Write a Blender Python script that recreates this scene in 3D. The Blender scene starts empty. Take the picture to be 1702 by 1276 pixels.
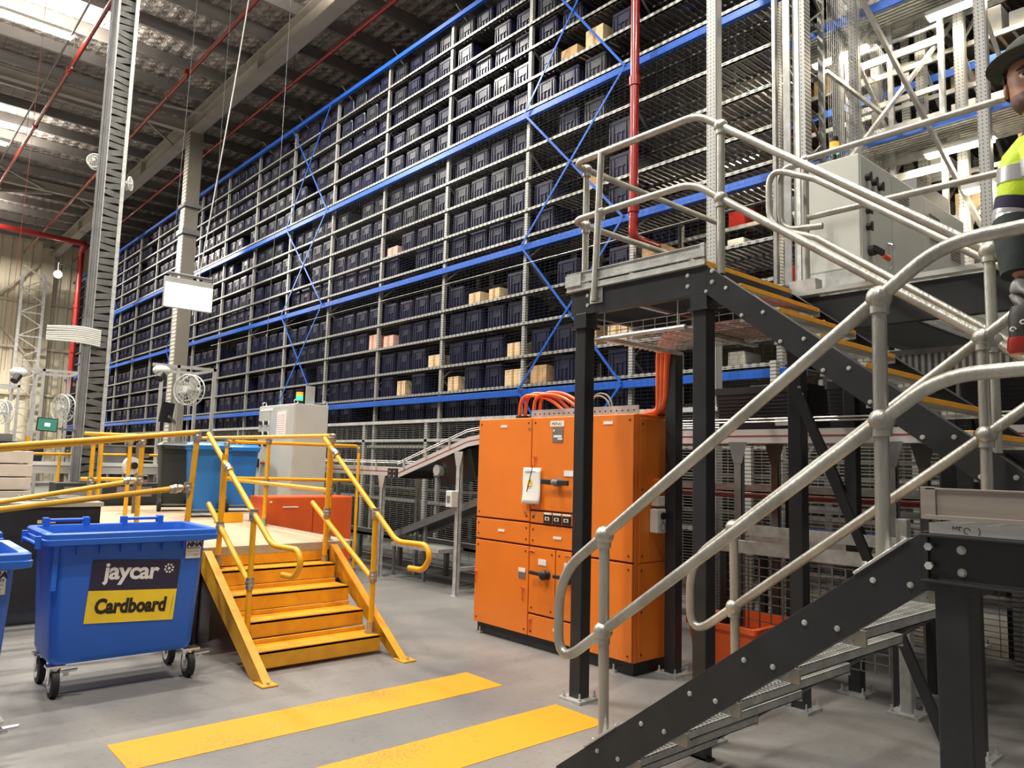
import bpy, bmesh, math, random
from mathutils import Vector, Matrix, Euler
random.seed(7)
PI = math.pi
V = Vector
S = bpy.context.scene
COL = S.collection

# ------------------------------------------------------------------ camera
F_PX, YAW, PITCH, ROLL = 1257.92, 0.722650742, 0.105727636, 0.0274432108
fw = V((math.sin(YAW)*math.cos(PITCH), math.cos(YAW)*math.cos(PITCH), math.sin(PITCH)))
rt = V((math.cos(YAW), -math.sin(YAW), 0)); upv = rt.cross(fw)
r2 = rt*math.cos(ROLL)+upv*math.sin(ROLL); u2 = -rt*math.sin(ROLL)+upv*math.cos(ROLL)
cam_data = bpy.data.cameras.new('camera'); cam = bpy.data.objects.new('camera', cam_data); COL.objects.link(cam)
cam_data.sensor_width = 36; cam_data.lens = F_PX/1702*36; cam_data.clip_start = .05; cam_data.clip_end = 300
mw = Matrix((r2, u2, -fw)).transposed().to_4x4(); mw.translation = V((0, 0, 1.6))
cam.matrix_world = mw
S.camera = cam

# ------------------------------------------------------------------ world, lights, exposure
S.view_settings.view_transform = 'Standard'; S.view_settings.look = 'None'; S.view_settings.gamma = 1
S.view_settings.use_curve_mapping = False
S.view_settings.exposure = 0.45
w = bpy.data.worlds.new('world'); S.world = w; w.use_nodes = True
w.node_tree.nodes['Background'].inputs[0].default_value = (1, .95, .88, 1)
w.node_tree.nodes['Background'].inputs[1].default_value = .20

def area(name, loc, sx, sy, power, col=(1, .95, .86), target=None):
    l = bpy.data.lights.new(name, 'AREA'); l.shape = 'RECTANGLE'; l.size = sx; l.size_y = sy; l.energy = power; l.color = col
    o = bpy.data.objects.new(name, l); COL.objects.link(o); o.location = loc
    if target is not None:
        o.rotation_euler = (V(target)-V(loc)).to_track_quat('-Z', 'Y').to_euler()
    return o
# high bay battens (the visible ones are built as luminaires further down, at the same places)
BATTENS = [(2.3, 18.86, 10.95), (2.2, 27.1, 10.95), (-2.5, 12, 10.95), (2.3, 7, 10.95), (-1.5, 2.5, 10.95), (4.6, 1.0, 10.95), (-3, 20, 10.95), (2.3, 35.5, 10.95), (5.2, 13, 10.95)]
for i, b in enumerate(BATTENS):
    area('high_bay_light', (b[0], b[1], b[2]-.12), 1.6, .3, (560, 560, 560, 560, 520, 330, 560, 2000, 560)[i])
    u = area('added_roof_fill', (b[0], b[1], b[2]+.12), 3.2, 1.6, 210); u.rotation_euler = (PI, 0, 0)  # unseen fill light added above each batten to brighten the foil roof
AISLE = [(9.6, 4.4, 7.2), (9.6, 2.93, 7.25), (9.6, 3.0, 5.5), (9.6, 2.6, 4.95), (9.6, 6.0, 6.2), (9.6, 3.6, 8.6), (9.6, 4.6, 5.5)]
for a in AISLE:
    area('aisle_light', (a[0], a[1], a[2]-.08), .15, 1.2, 25, (1, .84, .60))

# ------------------------------------------------------------------ materials
def nmat(name):
    m = bpy.data.materials.new(name); m.use_nodes = True
    nt = m.node_tree; return m, nt, nt.nodes['Principled BSDF']
def mat(name, col, rough=.5, metal=0, var=.12, scale=6, bump=0, bscale=60, stretch=(1, 1, 1), spec=.5, col2=None, coat=0):
    m, nt, b = nmat(name)
    b.inputs['Roughness'].default_value = rough; b.inputs['Metallic'].default_value = metal
    b.inputs['Specular IOR Level'].default_value = spec; b.inputs['Coat Weight'].default_value = coat
    tc = nt.nodes.new('ShaderNodeTexCoord'); mp = nt.nodes.new('ShaderNodeMapping'); mp.inputs['Scale'].default_value = stretch
    nt.links.new(tc.outputs['Object'], mp.inputs[0])
    n = nt.nodes.new('ShaderNodeTexNoise'); n.inputs['Scale'].default_value = scale; n.inputs['Detail'].default_value = 5
    nt.links.new(mp.outputs[0], n.inputs['Vector'])
    r = nt.nodes.new('ShaderNodeValToRGB'); r.color_ramp.elements[0].position = .3; r.color_ramp.elements[1].position = .7
    c2 = col2 or [min(1, c*(1+var)) for c in col]
    c1 = col if col2 else [c*(1-var) for c in col]
    r.color_ramp.elements[0].color = (*c1, 1); r.color_ramp.elements[1].color = (*c2, 1)
    nt.links.new(n.outputs[0], r.inputs[0]); nt.links.new(r.outputs[0], b.inputs['Base Color'])
    if bump:
        n2 = nt.nodes.new('ShaderNodeTexNoise'); n2.inputs['Scale'].default_value = bscale; n2.inputs['Detail'].default_value = 4
        nt.links.new(mp.outputs[0], n2.inputs['Vector'])
        bp = nt.nodes.new('ShaderNodeBump'); bp.inputs['Strength'].default_value = bump; bp.inputs['Distance'].default_value = .02
        nt.links.new(n2.outputs[0], bp.inputs['Height']); nt.links.new(bp.outputs[0], b.inputs['Normal'])
    return m
def emit(name, col, s):
    m, nt, b = nmat(name); b.inputs['Base Color'].default_value = (*col, 1)
    b.inputs['Emission Color'].default_value = (*col, 1); b.inputs['Emission Strength'].default_value = s; return m
def striped(name, c1, c2, axis, freq, duty, rough=.5, metal=.6, axis2=None, freq2=0, duty2=0):
    """base colour c1 with slots of colour c2, repeated along an axis of the object"""
    m, nt, b = nmat(name); b.inputs['Roughness'].default_value = rough; b.inputs['Metallic'].default_value = metal
    tc = nt.nodes.new('ShaderNodeTexCoord'); sp = nt.nodes.new('ShaderNodeSeparateXYZ'); nt.links.new(tc.outputs['Object'], sp.inputs[0])
    def band(ax, fr, du):
        a = nt.nodes.new('ShaderNodeMath'); a.operation = 'MULTIPLY'; a.inputs[1].default_value = fr; nt.links.new(sp.outputs[ax], a.inputs[0])
        f = nt.nodes.new('ShaderNodeMath'); f.operation = 'FRACT'; nt.links.new(a.outputs[0], f.inputs[0])
        l = nt.nodes.new('ShaderNodeMath'); l.operation = 'LESS_THAN'; l.inputs[1].default_value = du; nt.links.new(f.outputs[0], l.inputs[0]); return l.outputs[0]
    o = band(axis, freq, duty)
    if axis2 is not None:
        o2 = band(axis2, freq2, duty2); mm = nt.nodes.new('ShaderNodeMath'); mm.operation = 'MULTIPLY'
        nt.links.new(o, mm.inputs[0]); nt.links.new(o2, mm.inputs[1]); o = mm.outputs[0]
    mx = nt.nodes.new('ShaderNodeMix'); mx.data_type = 'RGBA'; mx.inputs[6].default_value = (*c1, 1); mx.inputs[7].default_value = (*c2, 1)
    nt.links.new(o, mx.inputs[0]); nt.links.new(mx.outputs[2], b.inputs['Base Color']); return m

M = {}
M['galv'] = mat('galvanised_steel', (.56, .56, .54), .38, .75, .22, 9, .15, 90)
M['galvrail'] = mat('galvanised_rail', (.42, .41, .37), .42, .7, .25, 7, .2, 60, (1, 1, .35))
M['galvmatt'] = mat('dull_galvanised_sheet', (.50, .51, .49), .5, .45, .2, 14)
M['galvdark'] = mat('dull_rack_steel', (.24, .24, .235), .45, .6, .2, 8)
M['rackup'] = striped('slotted_upright_steel', (.46, .46, .43), (.14, .14, .13), 2, 25, .3, .45, .45)
M['rackbeam'] = striped('slotted_shelf_edge', (.42, .42, .39), (.05, .05, .05), 1, 9, .45, .45, .6, 2, 40, .5)
M['upclose'] = striped('perforated_post_steel', (.30, .30, .29), (.05, .05, .05), 2, 22, .4, .5, .35, 1, 24, .25)
M['black'] = mat('black_painted_steel', (.020, .021, .023), .38, .0, .25, 5, .04, 140, spec=.45)
M['dark'] = mat('dark_machinery', (.018, .018, .02), .5, 0, .3, 5)
M['orange'] = mat('orange_cabinet_paint', (.80, .205, .022), .36, 0, .05, 2.5, .02, 220)
M['orangeside'] = M['orange']
M['redorange'] = mat('red_orange_paint', (.72, .11, .02), .4, 0, .06, 3)
M['gap'] = mat('dark_red_gap', (.12, .015, .008), .6)
M['yellow'] = mat('yellow_rail_paint', (.80, .40, .012), .34, 0, .10, 6)
M['stairyellow'] = mat('worn_yellow_stair_paint', (.84, .42, .02), .42, 0, .1, 9, .25, 180, col2=(.70, .31, .02))
M['nosing'] = mat('yellow_nosing', (.85, .42, .03), .5, 0, .08, 20)
M['bin'] = mat('blue_bin_plastic', (.020, .15, .70), .38, 0, .10, 3, .04, 120)
M['bindirty'] = mat('scuffed_blue_bin_plastic', (.020, .15, .70), .42, 0, .1, 1.6, .03, 120, (1, 1, .5), col2=(.018, .115, .54))
M['bluebin2'] = mat('light_blue_bin_plastic', (.01, .16, .50), .35, 0, .1, 4)
M['greenbin'] = mat('dark_green_bin_plastic', (.018, .024, .022), .45, 0, .15, 4)
M['rubber'] = mat('black_rubber', (.012, .012, .012), .6, 0, .2, 10)
M['chrome'] = mat('chrome', (.72, .72, .72), .2, 1, .1, 20)
M['beamblue'] = mat('blue_rack_paint', (.010, .10, .50), .36, .1, .1, 4)
M['red'] = mat('red_pipe_paint', (.26, .012, .008), .28, 0, .12, 5, coat=.3)
M['tote'] = mat('navy_tote_plastic', (.012, .014, .042), .38, 0, .25, 3)
M['tote2'] = mat('grey_tote_plastic', (.030, .034, .045), .38, 0, .25, 3)
M['blackt'] = mat('black_tote_plastic', (.010, .010, .014), .4, 0, .2, 3)
M['card'] = mat('cardboard', (.50, .33, .17), .8, 0, .15, 8)
M['cardpale'] = mat('pale_cardboard', (.66, .50, .30), .8, 0, .15, 8)
M['cardred'] = mat('pink_printed_carton', (.75, .42, .36), .8, 0, .15, 8)
M['white'] = mat('white_paper', (.82, .82, .80), .7, 0, .04, 8)
M['offwhite'] = mat('white_plastic', (.66, .67, .63), .45, 0, .05, 8)
M['grey'] = mat('light_grey_cabinet_paint', (.50, .51, .47), .42, 0, .05, 3)
M['colbeige'] = mat('beige_column_paint', (.20, .18, .145), .5, 0, .1, 1.5)
M['greydark'] = mat('mid_grey_plastic', (.16, .16, .16), .45, 0, .15, 6)
M['slat'] = mat('shelf_slat_steel', (.13, .125, .12), .45, .6, .35, 5)
M['ladder'] = mat('cable_ladder_slat', (.13, .13, .12), .5, .3, .25, 9)
M['purlin'] = mat('grey_purlin_steel', (.20, .185, .17), .5, .2, .15, 2)
M['rafter'] = mat('beige_rafter_paint', (.34, .31, .26), .5, 0, .12, 1.5)
M['cream'] = mat('cream_wall_sheet', (.66, .59, .44), .5, 0, .06, 1)
M['creamdark'] = mat('cream_wall_frame', (.52, .46, .34), .5, 0, .06, 1)
M['alu'] = mat('aluminium_profile', (.62, .62, .60), .35, .6, .08, 8)
M['lampemit'] = emit('lamp_diffuser', (1, .93, .80), 18)
M['aisleemit'] = emit('aisle_lamp_diffuser', (1, .90, .70), 14)
M['screenemit'] = emit('lit_white_panel', (.94, 1, .98), 1.05)
M['navy'] = mat('navy_vinyl', (.018, .018, .06), .35, 0, .1, 4)
M['decalyellow'] = mat('yellow_vinyl', (.95, .68, .035), .4, 0, .07, 8)
M['ink'] = mat('black_ink', (.015, .012, .012), .5)
M['skin'] = mat('skin', (.40, .20, .13), .5, 0, .10, 14)
M['skindark'] = mat('lip_skin', (.26, .09, .07), .5, 0, .1, 14)
M['hair'] = mat('dark_brown_hair', (.03, .02, .015), .7, 0, .3, 60)
M['cap'] = mat('dark_green_cap_cloth', (.035, .040, .034), .8, 0, .15, 40)
M['hivis'] = mat('yellow_green_vest_cloth', (.52, .68, .02), .6, 0, .12, 9, .3, 20)
M['tape'] = mat('silver_reflective_tape', (.50, .50, .52), .3, .5, .05, 9)
M['vestnavy'] = mat('navy_vest_cloth', (.015, .012, .045), .8, 0, .1, 9)
M['trouser'] = mat('dark_work_trousers', (.018, .026, .024), .85, 0, .3, 9, .4, 12)
M['boardtop'] = mat('plywood_deck', (.55, .42, .28), .55, 0, .12, 1.2, 0, 60, (6, 1, 1))
M['decksteel'] = mat('deck_edge_steel', (.45, .41, .33), .45, .2, .12, 5)
M['cable'] = mat('orange_cable_sheath', (.72, .115, .02), .38, 0, .1, 12)
M['cabledark'] = mat('dark_red_cable_sheath', (.26, .03, .012), .45, 0, .2, 12)
M['greycable'] = mat('grey_cable_sheath', (.22, .22, .20), .5)
M['wood'] = mat('pallet_wood', (.45, .24, .08), .7, 0, .2, 6, 0, 10, (1, 6, 6))
M['rust'] = mat('yellow_rust_strip', (.42, .26, .05), .6, 0, .6, 8)
M['redlamp'] = emit('red_beacon', (.9, .05, .03), .8)
M['greenlamp'] = emit('green_beacon', (.05, .9, .30), 1.0)
M['amberlamp'] = emit('amber_beacon', (1, .28, .02), .9)
M['scrgreen'] = emit('green_screen', (.03, .16, .12), .5)
M['scrwhite'] = emit('white_screen', (.7, .85, .8), 1)
M['convgrey'] = mat('conveyor_side_aluminium', (.60, .58, .56), .4, .2, .06, 4)
M['redline'] = mat('dark_red_stripe', (.30, .02, .04), .4)
M['brass'] = mat('scuffed_steel_clamp', (.50, .48, .42), .3, .85, .2, 30)

def foil():
    m, nt, b = nmat('foil_roof_insulation'); b.inputs['Metallic'].default_value = .45; b.inputs['Roughness'].default_value = .3
    tc = nt.nodes.new('ShaderNodeTexCoord')
    n = nt.nodes.new('ShaderNodeTexNoise'); n.inputs['Scale'].default_value = 1.6; n.inputs['Detail'].default_value = 6
    nt.links.new(tc.outputs['Object'], n.inputs['Vector'])
    r = nt.nodes.new('ShaderNodeValToRGB'); r.color_ramp.elements[0].color = (.40, .34, .29, 1); r.color_ramp.elements[1].color = (.80, .72, .64, 1)
    nt.links.new(n.outputs[0], r.inputs[0]); nt.links.new(r.outputs[0], b.inputs['Base Color'])
    mp = nt.nodes.new('ShaderNodeMapping'); mp.inputs['Scale'].default_value = (3.0, 2.6, 1); nt.links.new(tc.outputs['Object'], mp.inputs[0])
    v = nt.nodes.new('ShaderNodeTexVoronoi'); v.inputs['Scale'].default_value = 1.3; v.inputs['Randomness'].default_value = .55; nt.links.new(mp.outputs[0], v.inputs['Vector'])
    n2 = nt.nodes.new('ShaderNodeTexNoise'); n2.inputs['Scale'].default_value = 9; n2.inputs['Detail'].default_value = 8; n2.inputs['Distortion'].default_value = 2.5
    nt.links.new(tc.outputs['Object'], n2.inputs['Vector'])
    wv = nt.nodes.new('ShaderNodeTexWave'); wv.inputs['Scale'].default_value = 1.05; wv.bands_direction = 'X'; wv.inputs['Distortion'].default_value = .6
    nt.links.new(tc.outputs['Object'], wv.inputs['Vector'])
    a = nt.nodes.new('ShaderNodeMath'); a.operation = 'ADD'; nt.links.new(v.outputs[0], a.inputs[0]); nt.links.new(n2.outputs[0], a.inputs[1])
    wy = nt.nodes.new('ShaderNodeTexWave'); wy.inputs['Scale'].default_value = 1.05; wy.bands_direction = 'Y'; wy.inputs['Distortion'].default_value = .6; nt.links.new(tc.outputs['Object'], wy.inputs['Vector'])
    a3 = nt.nodes.new('ShaderNodeMath'); a3.operation = 'MULTIPLY'; nt.links.new(wv.outputs[0], a3.inputs[0]); nt.links.new(wy.outputs[0], a3.inputs[1])
    a2 = nt.nodes.new('ShaderNodeMath'); a2.operation = 'ADD'; nt.links.new(a.outputs[0], a2.inputs[0]); nt.links.new(a3.outputs[0], a2.inputs[1])
    bp = nt.nodes.new('ShaderNodeBump'); bp.inputs['Strength'].default_value = 1; bp.inputs['Distance'].default_value = .10
    nt.links.new(a2.outputs[0], bp.inputs['Height']); nt.links.new(bp.outputs[0], b.inputs['Normal'])
    return m
M['foil'] = foil()
def concrete():
    m, nt, b = nmat('polished_concrete'); tc = nt.nodes.new('ShaderNodeTexCoord')
    n = nt.nodes.new('ShaderNodeTexNoise'); n.inputs['Scale'].default_value = .9; n.inputs['Detail'].default_value = 9; n.inputs['Roughness'].default_value = .62
    nt.links.new(tc.outputs['Object'], n.inputs['Vector'])
    r = nt.nodes.new('ShaderNodeValToRGB'); r.color_ramp.elements[0].position = .3; r.color_ramp.elements[1].position = .72
    r.color_ramp.elements[0].color = (.165, .165, .170, 1); r.color_ramp.elements[1].color = (.262, .245, .222, 1)
    nt.links.new(n.outputs[0], r.inputs[0])
    n3 = nt.nodes.new('ShaderNodeTexNoise'); n3.inputs['Scale'].default_value = 26; n3.inputs['Detail'].default_value = 6
    nt.links.new(tc.outputs['Object'], n3.inputs['Vector'])
    r3 = nt.nodes.new('ShaderNodeValToRGB'); r3.color_ramp.elements[0].position = .30; r3.color_ramp.elements[0].color = (.72, .7, .68, 1); r3.color_ramp.elements[1].position = .45; r3.color_ramp.elements[1].color = (1, 1, 1, 1)
    nt.links.new(n3.outputs[0], r3.inputs[0])
    mx = nt.nodes.new('ShaderNodeMix'); mx.data_type = 'RGBA'; mx.blend_type = 'MULTIPLY'; mx.inputs[0].default_value = .6
    nt.links.new(r.outputs[0], mx.inputs[6]); nt.links.new(r3.outputs[0], mx.inputs[7]); nt.links.new(mx.outputs[2], b.inputs['Base Color'])
    r2_ = nt.nodes.new('ShaderNodeMapRange'); r2_.inputs[3].default_value = .38; r2_.inputs[4].default_value = .6
    nt.links.new(n.outputs[0], r2_.inputs[0]); nt.links.new(r2_.outputs[0], b.inputs['Roughness'])
    return m
M['floor'] = concrete()
def linepaint():
    m, nt, b = nmat('worn_floor_paint'); b.inputs['Roughness'].default_value = .5; tc = nt.nodes.new('ShaderNodeTexCoord')
    n = nt.nodes.new('ShaderNodeTexNoise'); n.inputs['Scale'].default_value = 1.1; n.inputs['Detail'].default_value = 2
    n2 = nt.nodes.new('ShaderNodeTexNoise'); n2.inputs['Scale'].default_value = 55; n2.inputs['Detail'].default_value = 5
    nt.links.new(tc.outputs['Object'], n.inputs['Vector']); nt.links.new(tc.outputs['Object'], n2.inputs['Vector'])
    a = nt.nodes.new('ShaderNodeMath'); a.operation = 'ADD'; nt.links.new(n.outputs[0], a.inputs[0]); nt.links.new(n2.outputs[0], a.inputs[1])
    r = nt.nodes.new('ShaderNodeValToRGB'); r.color_ramp.elements[0].position = .58; r.color_ramp.elements[1].position = .64
    r.color_ramp.elements[0].position = .36; r.color_ramp.elements[1].position = .46
    mr = nt.nodes.new('ShaderNodeMath'); mr.operation = 'MULTIPLY'; mr.inputs[1].default_value = .5; nt.links.new(a.outputs[0], mr.inputs[0])
    r.color_ramp.elements[0].color = (.34, .21, .05, 1); r.color_ramp.elements[1].color = (.63, .325, .016, 1)
    nt.links.new(mr.outputs[0], r.inputs[0]); nt.links.new(r.outputs[0], b.inputs['Base Color']); return m
M['linepaint'] = linepaint()

# ------------------------------------------------------------------ geometry helpers
BASE = {}
class MB:
    def __init__(s): s.v = []; s.f = []
    def add(s, vs, fs):
        o = len(s.v); s.v += [V(p) for p in vs]; s.f += [tuple(i+o for i in f) for f in fs]; return s
    def bx(s, x0, y0, z0, x1, y1, z1):
        x0, x1 = sorted((x0, x1)); y0, y1 = sorted((y0, y1)); z0, z1 = sorted((z0, z1))
        return s.add([(x0, y0, z0), (x1, y0, z0), (x1, y1, z0), (x0, y1, z0), (x0, y0, z1), (x1, y0, z1), (x1, y1, z1), (x0, y1, z1)],
                     [(0, 3, 2, 1), (4, 5, 6, 7), (0, 1, 5, 4), (1, 2, 6, 5), (2, 3, 7, 6), (3, 0, 4, 7)])
    def obx(s, c, sx, sy, sz, rot):
        c = V(c); m = rot.to_3x3() if hasattr(rot, 'to_3x3') else Euler(rot).to_matrix()
        pts = [c+m@V((a*sx/2, b*sy/2, d*sz/2)) for d in (-1, 1) for a, b in ((-1, -1), (1, -1), (1, 1), (-1, 1))]
        return s.add(pts, [(0, 3, 2, 1), (4, 5, 6, 7), (0, 1, 5, 4), (1, 2, 6, 5), (2, 3, 7, 6), (3, 0, 4, 7)])
    def extr(s, sec, p, q, side, up):
        p, q, side, up = V(p), V(q), V(side), V(up); n = len(sec)
        vs = [p+side*a+up*b for a, b in sec]+[q+side*a+up*b for a, b in sec]
        return s.add(vs, [tuple(range(n))[::-1], tuple(range(n, 2*n))]+[(i, (i+1) % n, n+(i+1) % n, n+i) for i in range(n)])
    def bar(s, p, q, w, h, up=(0, 0, 1)):
        p, q = V(p), V(q); d = (q-p).normalized(); u = V(up)
        side = d.cross(u)
        if side.length < 1e-4: side = d.cross(V((1, 0, 0)))
        side.normalize(); u = side.cross(d).normalized()
        return s.extr([(-w/2, -h/2), (w/2, -h/2), (w/2, h/2), (-w/2, h/2)], p, q, side, u)
    def tube(s, pts, r, n=10, cap=True):
        pts = [V(p) for p in pts]; k = len(pts)
        if not isinstance(r, (list, tuple)): r = [r]*k
        t0 = (pts[1]-pts[0]).normalized(); a = V((0, 0, 1)) if abs(t0.z) < .9 else V((1, 0, 0))
        nrm = t0.cross(a).normalized(); vs = []; 
        for i, p in enumerate(pts):
            t = (pts[min(i+1, k-1)]-pts[max(i-1, 0)]).normalized()
            nrm = (nrm-t*nrm.dot(t)).normalized(); b = t.cross(nrm)
            for j in range(n):
                an = 2*PI*j/n; vs.append(p+nrm*math.cos(an)*r[i]+b*math.sin(an)*r[i])
        fs = [(i*n+j, i*n+(j+1) % n, (i+1)*n+(j+1) % n, (i+1)*n+j) for i in range(k-1) for j in range(n)]
        if cap: fs += [tuple(range(n))[::-1], tuple(range((k-1)*n, k*n))]
        return s.add(vs, fs)
    def cyl(s, p, q, r, n=14, r2=None): return s.tube([p, q], [r, r if r2 is None else r2], n)
    def sph(s, c, r, n=12, m=8, sc=(1, 1, 1)):
        c = V(c); vs = []
        for i in range(1, m):
            for j in range(n):
                a, b = PI*i/m, 2*PI*j/n
                vs.append(c+V((math.sin(a)*math.cos(b)*r*sc[0], math.sin(a)*math.sin(b)*r*sc[1], math.cos(a)*r*sc[2])))
        t = len(vs); vs += [c+V((0, 0, r*sc[2])), c-V((0, 0, r*sc[2]))]
        fs = [(i*n+j, (i+1)*n+j, (i+1)*n+(j+1) % n, i*n+(j+1) % n) for i in range(m-2) for j in range(n)]
        fs += [(t, j, (j+1) % n) for j in range(n)]+[(t+1, (m-2)*n+(j+1) % n, (m-2)*n+j) for j in range(n)]
        return s.add(vs, fs)
    def loft(s, rings, cap0=True, cap1=True):
        n = len(rings[0]); vs = [p for r in rings for p in r]; k = len(rings)
        fs = [(i*n+j, i*n+(j+1) % n, (i+1)*n+(j+1) % n, (i+1)*n+j) for i in range(k-1) for j in range(n)]
        if cap0: fs.append(tuple(range(n))[::-1])
        if cap1: fs.append(tuple(range((k-1)*n, k*n)))
        return s.add(vs, fs)
    def build(s, name, m, parent=None, smooth=False, bevel=0, sharp=35, label=None):
        me = bpy.data.meshes.new(name); b = BASE.get(parent.name, V((0, 0, 0))) if parent else V((0, 0, 0))
        if parent is None and s.v:
            xs = [p.x for p in s.v]; ys = [p.y for p in s.v]; zs = [p.z for p in s.v]
            b = V(((min(xs)+max(xs))/2, (min(ys)+max(ys))/2, min(zs)))
        me.from_pydata([p-b for p in s.v], [], s.f); me.update()
        bm = bmesh.new(); bm.from_mesh(me); bmesh.ops.recalc_face_normals(bm, faces=bm.faces[:]); bm.to_mesh(me); bm.free()
        if smooth:
            me.polygons.foreach_set('use_smooth', [True]*len(me.polygons)); me.set_sharp_from_angle(angle=math.radians(sharp))
        me.materials.append(m if not isinstance(m, str) else M[m])
        o = bpy.data.objects.new(name, me); COL.objects.link(o)
        if parent: o.parent = parent; BASE[o.name] = b
        else: o.location = b; BASE[o.name] = b
        if bevel:
            md = o.modifiers.new('bevel', 'BEVEL'); md.width = bevel; md.segments = 2; md.limit_method = 'ANGLE'
        if label: o['label'] = label
        return o
def thing(name, label, cat, loc=(0, 0, 0), group=None):
    o = bpy.data.objects.new(name, None); COL.objects.link(o); o.location = loc; BASE[o.name] = V(loc); o.empty_display_size = .1
    o['label'] = label; o['category'] = cat
    if group: o['group'] = group
    return o
def tag(o, label, cat, group=None, kind=None):
    o['label'] = label; o['category'] = cat
    if group: o['group'] = group
    if kind: o['kind'] = kind
    return o
def struct(o): o['kind'] = 'structure'; return o
def arc(pts, r, n=6):
    """round the corners of a polyline"""
    pts = [V(p) for p in pts]; out = [pts[0]]
    for i in range(1, len(pts)-1):
        a, b, c = pts[i-1], pts[i], pts[i+1]
        d1 = (a-b); d2 = (c-b); rr = min(r, d1.length*.49, d2.length*.49)
        p, q = b+d1.normalized()*rr, b+d2.normalized()*rr
        for k in range(n+1):
            t = k/n; out.append(p*(1-t)**2+b*2*t*(1-t)+q*t*t)
    out.append(pts[-1]); return out
def rrect(x0, y0, x1, y1, z, r, n=3):
    out = []
    for cx, cy, a0 in ((x1-r, y1-r, 0), (x0+r, y1-r, PI/2), (x0+r, y0+r, PI), (x1-r, y0+r, 1.5*PI)):
        for k in range(n+1):
            a = a0+PI/2*k/n; out.append(V((cx+r*math.cos(a), cy+r*math.sin(a), z)))
    return out
def text(name, s, size, mtx, m, parent=None, off=0, shear=0, ext=.0006, sx=1, spacing=1):
    c = bpy.data.curves.new(name, 'FONT'); c.body = s; c.size = size; c.extrude = ext; c.offset = off; c.shear = shear; c.space_character = spacing; c.resolution_u = 3
    t = bpy.data.objects.new(name+'_curve', c); COL.objects.link(t)
    me = bpy.data.meshes.new_from_object(t.evaluated_get(bpy.context.evaluated_depsgraph_get()))
    bpy.data.objects.remove(t); 
    mm = MB(); b = mtx
    mm.v = [b@V((v.co.x*sx, v.co.y, v.co.z)) for v in me.vertices]; mm.f = [tuple(p.vertices) for p in me.polygons]
    bpy.data.meshes.remove(me); bpy.data.curves.remove(c)
    return mm.build(name, m, parent)
def frame_mtx(o, right, up):
    r, u = V(right).normalized(), V(up).normalized(); n = r.cross(u)
    m = Matrix((r, u, n)).transposed().to_4x4(); m.translation = V(o); return m
ORD = ['first', 'second', 'third', 'fourth', 'fifth', 'sixth', 'seventh', 'eighth', 'ninth', 'tenth', 'eleventh', 'twelfth', 'thirteenth', 'fourteenth', 'fifteenth', 'sixteenth', 'seventeenth', 'eighteenth', 'nineteenth', 'twentieth']
# ================================================================== the building
struct(MB().bx(-14, -8, -.2, 20, 44, 0).build('floor', 'floor'))
CZ = 11.75
struct(MB().bx(-14, -8, CZ, 20, 44, CZ+.1).build('ceiling', 'foil'))
struct(MB().bx(18, -8, 0, 18.2, 42, CZ).build('wall_right', 'creamdark'))
# end wall: ribbed cream sheet with columns and girts
e = MB(); x = -14; YW = 42
sec = []
while x < 17.6:
    sec += [(x, 0), (x+.20, 0), (x+.24, -.09), (x+.36, -.09), (x+.40, 0)]; x += .42
sec += [(x, .1), (-14, .1)]
e.extr([(a, b) for a, b in sec], (0, YW, 0), (0, YW, 11.9), (1, 0, 0), (0, 1, 0)); struct(e.build('wall_back', 'cream'))
e = MB()
for xx in (-9.5, -2.5, 2.0, 6.75): e.bx(xx-.25, YW-.5, 0, xx+.25, YW-.05, 11.3)
struct(e.build('trim_1', 'creamdark'))
e = MB()
for z in (2.0, 4.2, 6.4, 8.6): e.bx(-14, YW-.22, z, 8.4, YW-.06, z+.12)
for a, b in (((2.2, 5.6), (6.6, 10.8)), ((6.6, 5.6), (2.2, 10.8))): e.bar((a[0], YW-.3, a[1]), (b[0], YW-.3, b[1]), .1, .1)
struct(e.build('trim_2', 'creamdark'))
# purlins
e = MB(); y = -6.
while y < 42:
    e.extr([(0, 0), (.09, 0), (.09, .03), (.02, .03), (.02, .25), (.09, .25), (.09, .28), (0, .28)], (-14, y, CZ-.30), (18, y, CZ-.30), (0, 1, 0), (0, 0, 1)); y += 1.42
struct(e.build('trim_3', 'purlin'))
# sag of mesh below foil: longitudinal wires
e = MB()
for i in range(120):
    xx = -8+i*.3; e.bar((xx, -6, CZ-.035), (xx, 42, CZ-.035), .012, .012)
struct(e.build('trim_4', 'galvdark'))
# rafter I-beam along Y at X=7.05
def ibeam(p, q, w, h, t=.02):
    e = MB(); sec = [(-w/2, 0), (w/2, 0), (w/2, t), (t/2, t), (t/2, h-t), (w/2, h-t), (w/2, h), (-w/2, h), (-w/2, h-t), (-t/2, h-t), (-t/2, t), (-w/2, t)]
    d = (V(q)-V(p)).normalized(); side = d.cross(V((0, 0, 1))).normalized(); return e.extr(sec, p, q, side, (0, 0, 1))
XR = 6.95
e = ibeam((XR, -6, 10.95), (XR, 41.9, 10.95), .34, .52, .03)
for y in (13, 17.4, 22.4, 27, 31.5, 36): e.bx(XR-.16, y-.02, 11, XR+.16, y+.02, 11.45)
struct(e.build('trim_5', 'rafter'))
e = ibeam((-14, 22.4, 11.0), (XR-.2, 22.4, 11.0), .2, .3); 
e.extr([(-.1, 0), (.1, 0), (.1, .3), (-.1, .3)], (-14, 31.3, 11.0), (XR-.2, 31.3, 11.0), (0, 1, 0), (0, 0, 1))
e.extr([(-.1, 0), (.1, 0), (.1, .3), (-.1, .3)], (-14, 13.4, 11.1), (1.5, 13.4, 11.1), (0, 1, 0), (0, 0, 1))
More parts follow.
